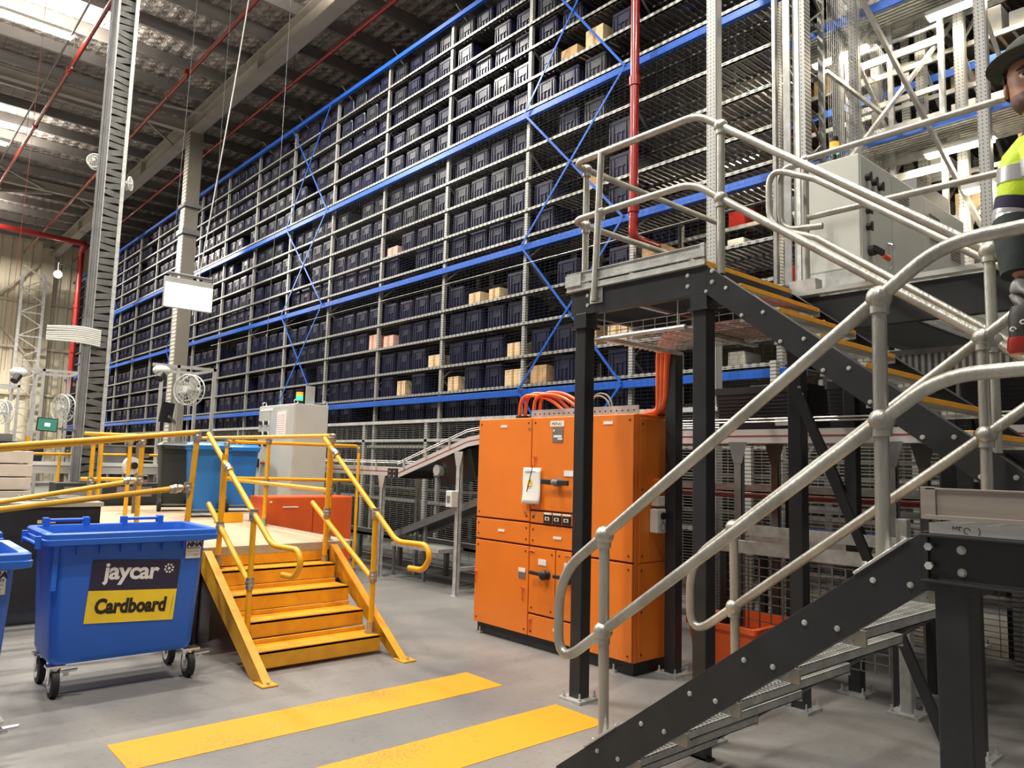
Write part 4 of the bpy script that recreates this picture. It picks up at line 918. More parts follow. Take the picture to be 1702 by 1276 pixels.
# outlet box on the switchboard side
t = thing('socket_box', 'white weatherproof power outlet boxes on the right side of the orange switchboard', 'outlet', (4.98, 3.83, 1.1))
MB().bx(4.88, 3.76, 1.09, 5.08, 3.838, 1.28).build('box', 'offwhite', t, bevel=.012); MB().bx(4.90, 3.77, 1.30, 5.02, 3.838, 1.38).build('small_box', 'offwhite', t, bevel=.008)
MB().cyl((4.95, 3.76, 1.225), (4.95, 3.745, 1.225), .028, 16).build('socket', 'ink', t); MB().tube([(4.95+.03*math.cos(a*PI/8), 3.755, 1.14+.034*math.sin(a*PI/8)) for a in range(17)], .004, 6).build('cover_ring', 'greydark', t)
MB().bx(5.03, 3.735, 1.14, 5.075, 3.77, 1.24).build('switch', 'greydark', t)
MB().tube([(5.02, 3.73, 1.5), (5.03, 3.73, 1.3), (5.02, 3.73, 1.1), (5.025, 3.73, 1.0)], .006, 6).sph((5.025, 3.73, .99), .02).build('lead', 'ink', t)
MB().cyl((4.95, 3.84, 1.47), (4.95, 3.79, 1.47), .05, 14).cyl((4.95, 3.79, 1.47), (4.95, 3.785, 1.47), .035, 14).build('round_inlet', 'orange', t)
# hanging warning sheet
t = thing('paper_notice', 'white paper sheet with a yellow warning label tied to the orange cabinet door', 'notice', (CXF-.05, 5.03, 1.3))
e = MB(); n = 8; W = .23; yc = 5.0
vs = []; fs = []
for i in range(n+1):
    for j in range(n+1):
        yy = yc+W/2-W*j/n+.012*(1-i/n)*0-.006*math.sin(i*.8); zz = 1.255+.32*i/n; xx = XF-.018-.012*math.sin(j/n*PI)-.02*(1-i/n)**2
        vs.append((xx, yy, zz))
for i in range(n):
    for j in range(n): a = i*(n+1)+j; fs.append((a, a+1, a+n+2, a+n+1))
o = MB().add(vs, fs).build('sheet', 'white', t, smooth=True); sd = o.modifiers.new('thick', 'SOLIDIFY'); sd.thickness = .0015
xs = XF-.033
MB().bx(xs-.002, 4.97, 1.37, xs-.001, 5.045, 1.42).add([(xs-.002, 5.047, 1.425), (xs-.002, 4.968, 1.425), (xs-.002, 5.007, 1.495)], [(0, 1, 2)]).build('warning_label', 'decalyellow', t)
MB().bx(xs-.0035, 4.985, 1.405, xs-.0025, 5.03, 1.41).bx(xs-.0035, 4.985, 1.39, xs-.0025, 5.03, 1.395).add([(xs-.0035, 5.012, 1.48), (xs-.0035, 4.998, 1.452), (xs-.0035, 5.008, 1.452), (xs-.0035, 5.002, 1.43), (xs-.0035, 5.018, 1.458), (xs-.0035, 5.009, 1.458)], [(0, 1, 2, 3, 4, 5)]).bx(xs+.001, 4.94, 1.54, xs+.002, 5.09, 1.543).bx(xs+.001, 4.99, 1.53, xs+.002, 5.09, 1.533).bx(xs+.001, 5.01, 1.555, xs+.002, 5.09, 1.558).build('print', 'ink', t)
MB().cyl((XF-.03, 4.98, 1.60), (XF-.04, 5.045, 1.36), .003, 5).build('string', 'ink', t)

# ================================================================== yellow steps and raised deck
YS, SX0, SX1 = 5.60, 2.45, 3.53
t = thing('staircase', 'short flight of worn yellow steel steps up to the raised deck', 'staircase', (3.0, 5.9, 0))
for k in range(5):
    y = YS+.268*k-(.0 if k else .02); z = .165*(k+1)-.01
    if k == 4: MB().bx(SX0, 6.62, .66, SX1, 6.64, .745).build('riser', 'stairyellow', t); continue
    MB().bx(SX0, y, z-.025, SX1, y+.27, z).bx(SX0, y, z-.128, SX1, y+.018, z-.0).bx(SX0, y+.25, z-.0, SX1, y+.27, z+.035).build('step', 'stairyellow', t, bevel=.005)
for sx, s in ((SX0-.09, 1), (SX1+.0, 1)):
    a = (sx, 5.30, 0); 
    sec = [(5.26, 0), (5.36, 0), (5.50, .0), (6.62, .62), (6.62, .80), (6.50, .80)]
    e = MB(); n = len(sec); w_ = .014; xo = sx+.025 if sx < 3 else sx+.05
    vs = [(xo, y, z) for y, z in sec]+[(xo+w_, y, z) for y, z in sec]
    e.add(vs, [tuple(range(n)), tuple(range(n, 2*n))[::-1]]+[(i, n+i, n+(i+1) % n, (i+1) % n) for i in range(n)])
    e.extr([(0, 0), (.065, 0), (.065, .012), (0, .012)], (sx+(.025 if sx < 3 else 0), 5.26, .0), (sx, 6.50, .80), (1, 0, 0), (0, 0, 1))
    e.bx(sx-.01, 5.20, 0, sx+.11, 5.36, .012)
    e.build('side_stringer', 'stairyellow', t, bevel=.003)
    MB().cyl((sx+.05, 5.24, .012), (sx+.05, 5.24, .03), .012, 6).build('anchor_bolt', 'galv', t)
# checker pattern strips along the noses
for k in range(4):
    e = MB(); y = YS+.268*k; z = .165*(k+1)-.01; x = SX0+.06
    while x < SX1-.06: e.bx(x, y+.03, z, x+.03, y+.038, z+.002); e.bx(x+.018, y+.05, z, x+.024, y+.08, z+.002); x += .038
    e.build('tread_pattern', 'stairyellow', t)
# deck
t = thing('raised_deck', 'raised work deck with plywood top at the head of the yellow steps', 'platform', (3, 9, 0))
DZ = .82
MB().bx(2.40, 6.64, DZ-.02, 3.80, 9.3, DZ).bx(1.9, 9.3, DZ-.02, 4.75, 12.5, DZ).build('deck_top', 'boardtop', t)
MB().bx(2.38, 6.62, DZ-.075, 3.82, 6.66, DZ+.004).bx(3.80, 6.62, DZ-.075, 3.84, 9.3, DZ+.004).bx(2.36, 6.62, DZ-.075, 2.40, 9.3, DZ+.004).bx(3.8, 9.28, DZ-.075, 4.78, 9.32, DZ+.004).build('edge_frame', 'decksteel', t, bevel=.004)
for x, y in ((2.5, 6.8), (3.2, 6.8), (3.7, 6.8), (2.5, 9), (3.7, 9), (4.6, 9.5), (4.6, 12.2), (2.0, 12.2)): MB().bx(x-.04, y-.04, 0, x+.04, y+.04, DZ-.075).build('leg', 'greydark', t)
MB().bx(3.36, 9.0, DZ, 3.70, 9.02, DZ+.12).build('toe_board', 'yellow', t)
MB().bx(2.05, 6.7, 0, 2.38, 9.0, .74).build('side_skirt', 'dark', t)
# yellow tube railings
def yrail(label, parts, posts, joints, r=.0225, caps=()):
    t = thing('safety_railing', label, 'railing', parts[0][1][0])
    for nm, pts in parts: MB().tube(arc(pts, .09, 8), r, 12).build(nm, 'yellow', t, smooth=True, sharp=60)
    for p, q in posts:
        MB().cyl(p, q, r*1.02, 14).build('post', 'yellow', t, smooth=True, sharp=60)
        p = V(p); d = (V(q)-p).normalized(); MB().cyl(p, p+d*.09, r*1.45, 14).cyl(p, p+d*.008, r*2.4, 14).build('post_socket', 'brass', t, smooth=True, sharp=50)
    for c, d in joints:
        c, d = V(c), V(d).normalized()*.045; MB().cyl(c-d, c+d, r*1.42, 12).sph(c, r*1.7, 10, 8).build('tube_clamp', 'brass', t, smooth=True, sharp=50)
    for c in caps: MB().sph(c, r*1.1, 10, 8).build('end_cap', 'brass', t, smooth=True)
    return t
for x, lb in ((2.50, 'left yellow tube handrail of the steps with a hooked lower end'), (3.50, 'right yellow tube handrail of the steps with a hooked lower end')):
    d = 0 if x < 3 else -.15
    yrail(lb, [('top_rail', [(x, 6.98 if d == 0 else 6.68, 1.80), (x, 5.50+d, .945), (x, 5.08+d, .955), (x, 5.02+d, .87), (x, 5.10+d, .76), (x, 5.30+d, .755)]),
               ('mid_rail', [(x, 6.86, 1.18), (x, 5.88+d, .615)])],
          [((x, 5.87+d*1.2, .155), (x, 5.87+d*1.2, 1.13+d*0)), ((x, 6.56, .62 if d else .68), (x, 6.56, 1.62 if not d else 1.74))],
          [((x, 5.87+d*1.2, 1.15+(-.0)), (0, 0, 1)), ((x, 5.87+d*1.2, .62), (0, 0, 1)), ((x, 6.56, 1.10 if d else 1.0), (0, 0, 1)), ((x, 6.45, 1.50+(0.16 if d else 0)), (0, .5, .29))])
yr = yrail
yr('yellow railing along the right edge of the raised deck, beside the orange low cabinet',
   [('top_rail', [(3.62, 6.75, 1.83), (3.82, 11.2, 1.85)]), ('mid_rail', [(3.62, 6.75, 1.30), (3.82, 11.2, 1.32)])],
   [((3.62, 6.75, DZ), (3.62, 6.75, 1.80)), ((3.72, 8.45, DZ), (3.72, 8.45, 1.83))],
   [((3.62, 6.75, 1.80), (0, 0, 1)), ((3.62, 6.75, 1.30), (0, 0, 1)), ((3.72, 8.45, 1.80), (0, 0, 1)), ((3.72, 8.45, 1.31), (0, 0, 1))], caps=[(3.615, 6.72, 1.83)])
yr('yellow railing crossing behind the deck in front of the light grey cabinet',
   [('top_rail', [(3.68, 9.6, 1.79), (5.58, 9.6, 1.80), (5.58, 9.6, 1.0)]), ('mid_rail', [(3.68, 9.6, 1.33), (5.55, 9.6, 1.31)])],
   [((5.58, 9.6, 0), (5.58, 9.6, 1.74)), ((3.68, 9.6, DZ), (3.68, 9.6, 1.78))], [((5.58, 9.6, 1.76), (0, 0, 1)), ((3.68, 9.6, 1.76), (0, 0, 1))])
def ramp(x, y): return 0
# left side ramp railings (they slope gently down to the left)
def rz(x): return 1.80-(2.28-x)*.123
yr('nearest yellow railing at left, sloping down past the tall cable riser',
   [('top_rail', [(2.30, 6.65, 1.80), (.2, 6.65, rz(.2))]), ('mid_rail', [(2.20, 6.65, 1.33), (.2, 6.65, rz(.2)-.465)])],
   [((2.24, 6.65, .78), (2.29, 6.65, 1.78))], [((2.29, 6.65, 1.76), (0, 0, 1)), ((2.24, 6.65, 1.33), (0, 0, 1)), ((2.14, 6.65, 1.32), (1, 0, .12))])
yr('second yellow railing at left, behind and parallel to the nearest one',
   [('top_rail', [(2.25, 8.0, 1.76), (.2, 8.0, 1.76-2.05*.13)]), ('mid_rail', [(2.20, 8.0, 1.345), (.2, 8.0, 1.345-2*.18)])],
   [((2.23, 8.0, DZ-.1), (2.23, 8.0, 1.74))], [((2.23, 8.0, 1.35), (0, 0, 1)), ((2.13, 8.0, 1.34), (1, 0, .15)), ((2.23, 8.0, 1.72), (0, 0, 1))])
yr('yellow post railing just right of the cable riser on the raised deck',
   [('top_rail', [(2.10, 9.8, 1.82), (2.75, 9.8, 1.82)]), ('mid_rail', [(2.10, 9.8, 1.30), (2.75, 9.8, 1.30)])],
   [((2.16, 9.6, .2), (2.16, 9.6, 1.8)), ((2.29, 9.8, .2), (2.29, 9.8, 1.8)), ((2.60, 9.8, .2), (2.60, 9.8, 1.8)), ((1.55, 9.8, .2), (1.55, 9.8, 1.76))],
   [((2.60, 9.8, 1.30), (0, 0, 1)), ((2.16, 9.6, 1.28), (0, 0, 1)), ((2.16, 9.6, 1.75), (0, 0, 1)), ((2.6, 9.8, 1.75), (0, 0, 1))])
yr('pale yellow distant railing running level behind the cable riser', [('top_rail', [(2.0, 13.6, 1.56), (5.0, 13.6, 1.60)])], [((4.3, 13.6, 0), (4.3, 13.6, 1.6)), ((2.6, 13.6, 0), (2.6, 13.6, 1.56))], [])

# ================================================================== blue wheeled bins
def wheelie(loc, label, decal, deg=0):
    t = thing('wheeled_bin', label, 'bin', (0, 0, 0)); W, D = 1.12, .74
    # local: front face at y=0, x from -W/2 to W/2
    rg_ = lambda ins, z, r=.05: rrect(-W/2+ins+.03, ins*.9+.03, W/2-ins-.03, D-ins*.6-.03, z, r)
    body = MB().loft([rg_(.09, .215, .06), rg_(.075, .26, .06), rg_(.045, .86, .06), rg_(.042, .98, .05), rg_(.02, .985, .05), rg_(-.028, .995, .04), rg_(-.03, 1.03, .04), rg_(-.022, 1.035, .04), rg_(-.022, 1.065, .04), rg_(-.01, 1.075, .04), rg_(.03, 1.07, .04), rg_(.05, 1.0, .05), rg_(.10, .26, .05)])
    body.build('body', 'bindirty', t, smooth=True, sharp=40)
    e = MB()
    for x in (-.36, -.22, -.09, .04, .18, .32): e.bx(x-.004, .035, .93, x+.004, .06, .985)
    e.bx(-W/2+.07, .066, .70, -W/2+.10, .12, .99)
    e.build('ribs', 'bin', t)
    for x in (-.30, .22):
        e = MB(); e.bx(x-.15, D-.05, 1.05, x-.11, D+.02, 1.125).bx(x+.11, D-.05, 1.05, x+.15, D+.02, 1.125).cyl((x-.13, D-.012, 1.105), (x+.13, D-.012, 1.105), .013, 10); e.build('rear_handle', 'bin', t, bevel=.004)
    for x in (-1,):
        e = MB(); e.bx(x*(W/2+.0), .10, .97, x*(W/2+.03), .14, 1.05).bx(x*(W/2+.0), D-.16, .97, x*(W/2+.03), D-.12, 1.05).cyl((x*(W/2+.02), .12, 1.0), (x*(W/2+.02), D-.13, 1.0), .012, 10); e.build('side_handle', 'bin', t)
    for x, y in ((-W/2+.15, .14), (W/2-.11, .14), (-W/2+.15, D-.17), (W/2-.11, D-.17)):
        e = MB(); e.bx(x-.055, y-.05, .198, x+.055, y+.05, .212).cyl((x, y, .17), (x, y, .2), .03, 12)
        for s in (-.030, .030): e.extr([(-.02, 0), (.02, 0), (.035, .11), (-.035, .11)], (x+s-.002, y+.02, .08), (x+s+.002, y+.02, .08), (0, 1, 0), (0, 0, 1))
        e.cyl((x-.035, y+.02, .09), (x+.035, y+.02, .09), .009, 8); fk = e.build('caster', 'chrome', t)
        rim = []; wv = MB().tube([(x-.024, y+.02, .095), (x-.020, y+.02, .095), (x+.020, y+.02, .095), (x+.024, y+.02, .095)], [.080, .095, .095, .080], 24); wv.build('wheel', 'rubber', fk, smooth=True, sharp=40)
        MB().tube([(x-.026, y+.02, .095), (x+.026, y+.02, .095)], .060, 20).tube([(x-.034, y+.02, .095), (x+.034, y+.02, .095)], .02, 12).build('wheel_hub', 'chrome', fk, smooth=True, sharp=40)
        if y < .3: MB().bar((x+.03, y-.03, .17), (x+.12, y-.06, .18), .035, .012).cyl((x+.045, y-.03, .155), (x+.075, y-.03, .155), .014, 8).build('brake_pedal', 'chrome', fk)
    # face of the bin leans: y as function of z
    fy = lambda z: .03+.042*.9+.0155*(.98-z)/.12*.25-.004
    def fpt(x, z): return V((x, (.0408+.03)+(.0675+.03-.0408-.03)*max(0, min(1, (.86-z)/.6))-.004 if z < .86 else .064, z))
    up = (fpt(0, .8)-fpt(0, .4)).normalized()
    if True:
        a = math.radians(-3.2); R3 = Matrix.Rotation(a, 3, V((0, -1, 0)).normalized() if False else V((0, 1, 0)))
        rt_ = R3.transposed()@V((1, 0, 0)) if False else V((math.cos(a), 0, math.sin(a))); up_ = V((-math.sin(a), 0, math.cos(a)))+V((0, up.y/up.z, 0)); n_ = V((0, -1, 0))
        if decal:
            c = fpt(.02, .665)
            def q(x0, z0, x1, z1, off): return [c+rt_*x+up_*z+n_*off for x, z in ((x0, z0), (x1, z0), (x1, z1), (x0, z1))]
            MB().add(q(-.286, .0, .286, .205, .001), [(0, 1, 2, 3)]).build('navy_sticker', 'navy', t)
            MB().add(q(-.286, -.215, .286, .0, .001), [(0, 1, 2, 3)]).build('yellow_sticker', 'decalyellow', t)
            m4 = frame_mtx(c+rt_*-.205+up_*.078+n_*.002, rt_, up_); text('jaycar_logo', 'jaycar', .158, m4, 'white', t, .0045, 0, .0005, .98, .96)
            m4 = frame_mtx(c+rt_*-.235+up_*-.148+n_*.002, rt_, up_); text('cardboard_word', 'Cardboard', .132, m4, 'ink', t, .0062, .03, .0005, .775, 1.02)
            e = MB()
            for k, (dx, dz, r_) in enumerate([(0, 0, .010)]+[(.027*math.cos(i*PI/4+.3), .027*math.sin(i*PI/4+.3), .0075) for i in range(8)]):
                cc = c+rt_*(.212+dx)+up_*(.145+dz)+n_*.0012; e.cyl(cc, cc+n_*.0008, r_, 10)
            e.build('logo_dots', 'white', t)
            e = MB(); e.extr([(0, 0), (.0015, 0), (.0015, .0006), (0, .0006)], c+rt_*.26+up_*-.185+n_*.002, c+rt_*.268+up_*-.05+n_*.002, rt_, n_); e.build('scratch', 'ink', t)
    c = fpt(.432, .925)
    MB().bx(.345, c.y-.002, .86, .45, c.y-.0005, .985).build('maker_label', 'white', t)
    text('maker_text', 'MHA', .045, frame_mtx((.349, c.y-.0025, .945), (1, 0, 0), (0, 0, 1)), 'navy', t, .003, .2, .0004, 1.05)
    text('maker_text', 'PRODUCTS', .0185, frame_mtx((.348, c.y-.0025, .926), (1, 0, 0), (0, 0, 1)), 'navy', t, .0006, 0, .0004, .98)
    MB().bx(.357, c.y-.0025, .908, .44, c.y-.002, .911).bx(.405, c.y-.0025, .885, .435, c.y-.002, .888).bx(.405, c.y-.0025, .875, .43, c.y-.002, .878).build('label_print', 'greydark', t)
    t.location = loc; t.rotation_euler = (0, 0, math.radians(deg)); return t
wheelie((1.60, 5.66, 0), 'blue wheeled bin with a navy jaycar and yellow Cardboard sticker, beside the yellow steps', True)
wheelie((.26, 4.66, 0), 'blue wheeled bin cut off at the left edge of the picture, nearest the camera', False)
wheelie((.30, 5.9, 0), 'blue wheeled bin at the left edge, half hidden behind the nearest bin', False)
# ================================================================== things on and behind the raised deck
def wbin(loc, label, m, deg):
    t = thing('wheelie_bin', label, 'bin', (0, 0, 0))
    MB().loft([rrect(-.22, -.26, .22, .24, .06, .04), rrect(-.27, -.33, .27, .33, .92, .05), rrect(-.29, -.35, .29, .36, .92, .05), rrect(-.29, -.35, .29, .36, .96, .05)]).build('body', m, t, smooth=True)
    MB().loft([rrect(-.30, -.37, .30, .38, .965, .05), rrect(-.30, -.37, .30, .38, .985, .05), rrect(-.25, -.30, .25, .32, 1.03, .05)]).bx(-.24, .36, .93, .24, .42, .97).build('lid', m, t, smooth=True)
    for s in (-1, 1): MB().cyl((s*.22, .26, .10), (s*.28, .26, .10), .10, 20).build('wheel', 'rubber', t, smooth=True, sharp=40)
    MB().cyl((-.25, .26, .10), (.25, .26, .10), .012, 8).build('axle', 'greydark', t)
    t.location = loc; t.rotation_euler = (0, 0, math.radians(deg)); t.scale = (.76, .76, .93); return t
wbin((3.60, 11.3, .82), 'dark green wheelie bin with lid on the raised deck, left of the blue ones', 'greenbin', 170)
wbin((3.60, 10.1, .82), 'bright blue wheelie bin showing its wheel, nearest the yellow steps', 'bluebin2', 170)
wbin((4.38, 10.9, .82), 'bright blue wheelie bin behind the yellow handrail, right of the other blue one', 'bluebin2', 170)
# low orange cabinet
t = thing('electrical_cabinet', 'low orange double door cabinet behind the head of the yellow steps', 'cabinet', (4.45, 9.0, 0))
MB().bx(3.87, 8.82, .10, 5.06, 9.24, 1.13).build('body', 'redorange', t, bevel=.006)
MB().bx(3.88, 8.798, .12, 4.50, 8.82, 1.12).build('door', 'redorange', t, bevel=.003); MB().bx(4.515, 8.798, .12, 5.05, 8.82, 1.12).build('door', 'redorange', t, bevel=.003)
MB().bx(4.10, 8.792, 1.0, 4.30, 8.798, 1.015).bx(3.93, 8.792, 1.06, 3.96, 8.798, 1.08).build('label_plate', 'white', t); MB().bx(3.9, 8.87, 0, 5.03, 9.22, .10).build('plinth', 'dark', t)
# light grey cabinet
t = thing('electrical_cabinet', 'tall light grey cabinet with switches and a beacon behind the yellow railings', 'cabinet', (5.05, 10.7, 0))
GX, GY0, GY1 = 4.80, 10.08, 11.30
MB().bx(GX, GY0, .75, GX+.52, GY1, 2.38).build('body', 'grey', t, bevel=.008); MB().bx(GX+.03, GY0+.03, 0, GX+.49, GY1-.03, .75).build('plinth', 'dark', t)
MB().bx(GX-.01, GY0+.01, .78, GX, GY0+.80, 2.36).build('door', 'grey', t, bevel=.003); MB().bx(GX-.01, GY0+.82, .78, GX, GY1-.01, 2.36).build('door', 'grey', t, bevel=.003)
for k in range(3):
    for j in range(2): MB().cyl((GX-.01, GY1-.13-.2*j, 2.12-.16*k), (GX-.05, GY1-.13-.2*j, 2.12-.16*k), .032, 10).build('switch', 'ink', t); MB().bx(GX-.014, GY1-.20-.2*j, 2.09-.16*k, GX-.01, GY1-.08-.2*j+.04, 2.15-.16*k).build('switch_label', 'white', t)
MB().bx(GX-.03, GY0+.25, 1.93, GX-.01, GY0+.52, 2.27).build('notice_card', 'white', t)
e = MB(); [e.bx(GX-.032, GY0+.27, 1.95+k*.03, GX-.030, GY0+.50, 1.957+k*.03) for k in range(10)]; e.build('notice_lines', 'cardred', t)
MB().bx(GX-.014, GY1-.50, 2.30, GX-.01, GY1-.06, 2.34).build('name_plate', 'white', t)
MB().bx(GX-.06, GY1-.12, 1.45, GX-.01, GY1-.05, 1.58).build('isolator_handle', 'ink', t); MB().bx(GX-.04, GY1-.32, 1.50, GX-.01, GY1-.22, 1.53).build('padlock', 'red', t)
for x, y in ((GX+.03, GY0+.05), (GX+.49, GY0+.05), (GX+.04, GY1-.08)): MB().tube([(x+.03*math.cos(a*PI/6), y, 2.41+.03*math.sin(a*PI/6)) for a in range(13)], .008, 6).build('lifting_eye', 'galv', t, smooth=True)
t2 = thing('beacon_light', 'amber and green beacon standing on the tall light grey cabinet', 'beacon', (GX+.15, GY0+.2, 2.38))
MB().cyl((GX+.15, GY0+.2, 2.38), (GX+.15, GY0+.2, 2.44), .02).build('stem', 'ink', t2)
MB().cyl((GX+.15, GY0+.2, 2.44), (GX+.15, GY0+.2, 2.51), .05, 14).build('green_lens', 'greenlamp', t2); MB().cyl((GX+.15, GY0+.2, 2.51), (GX+.15, GY0+.2, 2.56), .05, 14).build('amber_lens', 'amberlamp', t2)
MB().bx(GX+.24, GY0+.18, 2.40, GX+.38, GY0+.2, 2.66).build('reflector_plate', 'alu', t2)
# lit hanging panel
t = thing('lit_panel', 'glowing white rectangular panel hung in front of the beige column', 'display panel', (3.85, 11.9, 3.8))
c = [(-.36, -.0), (.36, 0)]
MB().bx(3.475, 11.97, 3.84, 4.205, 12.03, 4.31).build('panel_frame', 'alu', t, bevel=.006)
MB().bx(3.485, 11.962, 3.85, 4.195, 11.97, 4.22).build('panel_screen', 'screenemit', t)
MB().cyl((3.52, 12.0, 4.37), (4.17, 12.0, 4.37), .024, 10).bx(3.6, 11.98, 4.31, 3.66, 12.02, 4.35).bx(4.05, 11.98, 4.31, 4.11, 12.02, 4.35).build('hanging_bar', 'greydark', t)
MB().cyl((3.56, 12.0, 4.37), (3.7, 12.0, CZ), .003, 5).cyl((4.15, 12.0, 4.37), (4.2, 12.0, CZ), .003, 5).build('suspension_wires', 'greydark', t)
t.rotation_euler = (0, 0, 0)
# aluminium station frames with fan, camera and monitor
def station(x, y, z0, h, label, flip=1):
    t = thing('packing_station', label, 'workstation', (x, y, 0))
    for dx, dy in ((0, 0), (.62, 0), (0, .9), (.62, .9)): MB().bx(x+dx-.025, y+dy-.025, z0, x+dx+.025, y+dy+.025, z0+h).build('frame_post', 'alu', t)
    for q in ((x-.42, y-.025, z0+h-.05, x+.65, y+.025, z0+h), (x-.02, y+.025, z0+h-.05, x+.02, y+.88, z0+h), (x+.6, y+.025, z0+h-.05, x+.64, y+.88, z0+h), (x-.02, y+.88, z0+h-.05, x+.65, y+.92, z0+h), (x-.02, y-.02, z0+h*.55, x+.62, y+.02, z0+h*.55+.04)): MB().bx(*q).build('frame_beam', 'alu', t)
    MB().bx(x-.1, y+.05, z0+.95, x+.6, y+.85, z0+1.0).build('desk', 'greydark', t)
    return t
station(4.28, 13.6, 0, 3.15, 'aluminium profile station frame with a fan, right of the cable riser')
t = thing('desk_fan', 'white round fan mounted on the station frame above the dark bin', 'fan', (4.45, 13.4, 2.3)); fan(t, (4.42, 13.4, 2.72), .26, (-.85, -.6, 0))
MB().cyl((4.5, 13.45, 2.72), (4.62, 13.55, 2.72), .07, 12).build('motor', 'offwhite', t)
t = thing('overhead_camera', 'white and black camera head on the arm of the station frame', 'camera', (3.98, 13.5, 3.0))
MB().sph((3.98, 13.5, 3.02), .10, 14, 8, (1.5, 1, .9)).build('housing', 'offwhite', t, smooth=True); MB().cyl((3.96, 13.42, 2.95), (3.9, 13.36, 2.86), .07, 14).build('lens', 'ink', t); MB().bx(3.9, 13.5, 3.08, 4.05, 13.58, 3.14).build('bracket', 'alu', t)
t = thing('monitor', 'black monitor seen at an angle above the dark green bin', 'monitor', (3.9, 13.2, 2.3))
MB().obx((4.02, 13.2, 2.30), .03, .50, .34, (0, .12, math.radians(-38))).build('screen_case', 'ink', t, bevel=.006); MB().bar((4.05, 13.22, 2.24), (4.28, 13.59, 2.15), .04, .04).build('arm', 'greydark', t)
# far stations
for k, (x, y, h) in enumerate(((2.85, 17.0, 3.2), (2.35, 20.5, 3.1))):
    station(x, y, 0, h, ('distant station frame with a fan just left of the cable riser', 'most distant station frame against the cream wall')[k])
    t = thing('desk_fan', ('distant white fan immediately left of the cable riser', 'most distant white fan by the cream wall')[k], 'fan', (x+.3, y-.2, 2.2)); fan(t, (x+.35, y-.2, 2.45), .26, (-.9, -.4, 0))
    t = thing('overhead_camera', ('distant white camera head on the arm left of the cable riser', 'most distant camera head on a thin arm')[k], 'camera', (x-.35, y, 2.9))
    MB().sph((x-.42, y-.05, h-.12), .11, 12, 8, (1.4, 1, .9)).build('housing', 'offwhite', t, smooth=True); MB().cyl((x-.43, y-.12, h-.18), (x-.5, y-.2, h-.3), .07, 12).build('lens', 'ink', t)
t = thing('monitor', 'small monitor with a green screen at far left', 'monitor', (2.27, 13.1, 1.9))
MB().obx((2.30, 13.1, 2.0), .27, .03, .20, (0, .06, 0)).build('screen_case', 'ink', t); MB().obx((2.30, 13.08, 2.0), .245, .01, .175, (0, .06, 0)).build('screen', 'scrgreen', t)
MB().obx((2.30, 13.073, 2.0), .07, .006, .05, (0, .06, 0)).build('screen_window', 'scrwhite', t); MB().bar((2.42, 13.1, 1.95), (2.86, 13.5, 1.93), .03, .03).build('arm', 'greydark', t)
# wrapped pallet, black bench, clutter at left
t = thing('wrapped_pallet', 'tall pale stack of wrapped boxes on an orange brown pallet at left', 'pallet', (1.0, 9.7, 0))
e = MB(); [e.bx(.35, 9.5, z, 1.57, 10.5, z+.128) for z in (1.0-.1+.3*0+.14*k+.15 for k in range(4))]; e.build('box_stack', mat('wrapped_pale_boxes', (.62, .55, .48), .35, 0, .06, 12), t, bevel=.006)
e = MB(); e.bx(.35, 9.5, 1.0, 1.57, 10.5, 1.02).bx(.35, 9.5, .9, 1.57, 9.6, 1.0).bx(.35, 9.95, .9, 1.57, 10.05, 1.0).bx(.35, 10.4, .9, 1.57, 10.5, 1.0).bx(.35, 9.5, .88, 1.57, 10.5, .90); e.build('pallet_base', 'wood', t)
t = thing('pallet_lift', 'grey lift table carrying the wrapped pallet', 'lift table', (1.0, 9.9, 0)); MB().bx(.3, 9.45, .76, 1.62, 10.55, .87).build('table_top', 'greydark', t); MB().bar((.4, 9.8, .05), (1.5, 9.8, .75), .06, .06).bar((1.5, 9.85, .05), (.4, 9.85, .75), .06, .06).bx(.3, 9.5, 0, 1.6, 10.5, .06).build('scissor_frame', 'greydark', t)
t = thing('bench', 'black fronted bench with a pale label behind the blue bins', 'bench', (1.2, 8.4, 0))
MB().bx(.1, 8.3, .12, 1.98, 9.2, 1.08).build('body', 'dark', t); MB().bx(.08, 8.28, 1.08, 2.0, 9.22, 1.12).build('top', 'decksteel', t); MB().bx(1.45, 8.29, .93, 1.60, 8.30, .96).build('label_plate', 'cardpale', t); MB().bx(.2, 8.4, 0, 1.9, 9.1, .12).build('plinth', 'greydark', t)
e = MB(); rg = random.Random(9)
for k in range(7):
    pts = [(1.5+rg.uniform(-.25, .45), 8.7+rg.uniform(-.2, .2), 1.13+rg.uniform(0, .05)) for _ in range(5)]; e.tube(arc(pts, .1), .009, 6)
tag(e.build('cable_tangle', 'greycable', smooth=True), 'tangle of dark cables lying on the black bench', 'cables')
t = thing('pallet_wrapper_arm', 'dark jumble of scanner arms on top of the wrapped pallet stack', 'machine', (1.1, 10, 1.62))
MB().bx(.9, 9.7, 1.62, 1.5, 10.1, 1.70).bar((.5, 9.8, 1.85), (1.3, 9.8, 1.70), .05, .04).bar((1.0, 9.7, 1.7), (1.6, 9.8, 1.62), .05, .03).build('arms', 'ink', t); MB().bx(1.05, 9.75, 1.70, 1.4, 10, 1.78).build('head', 'greydark', t)
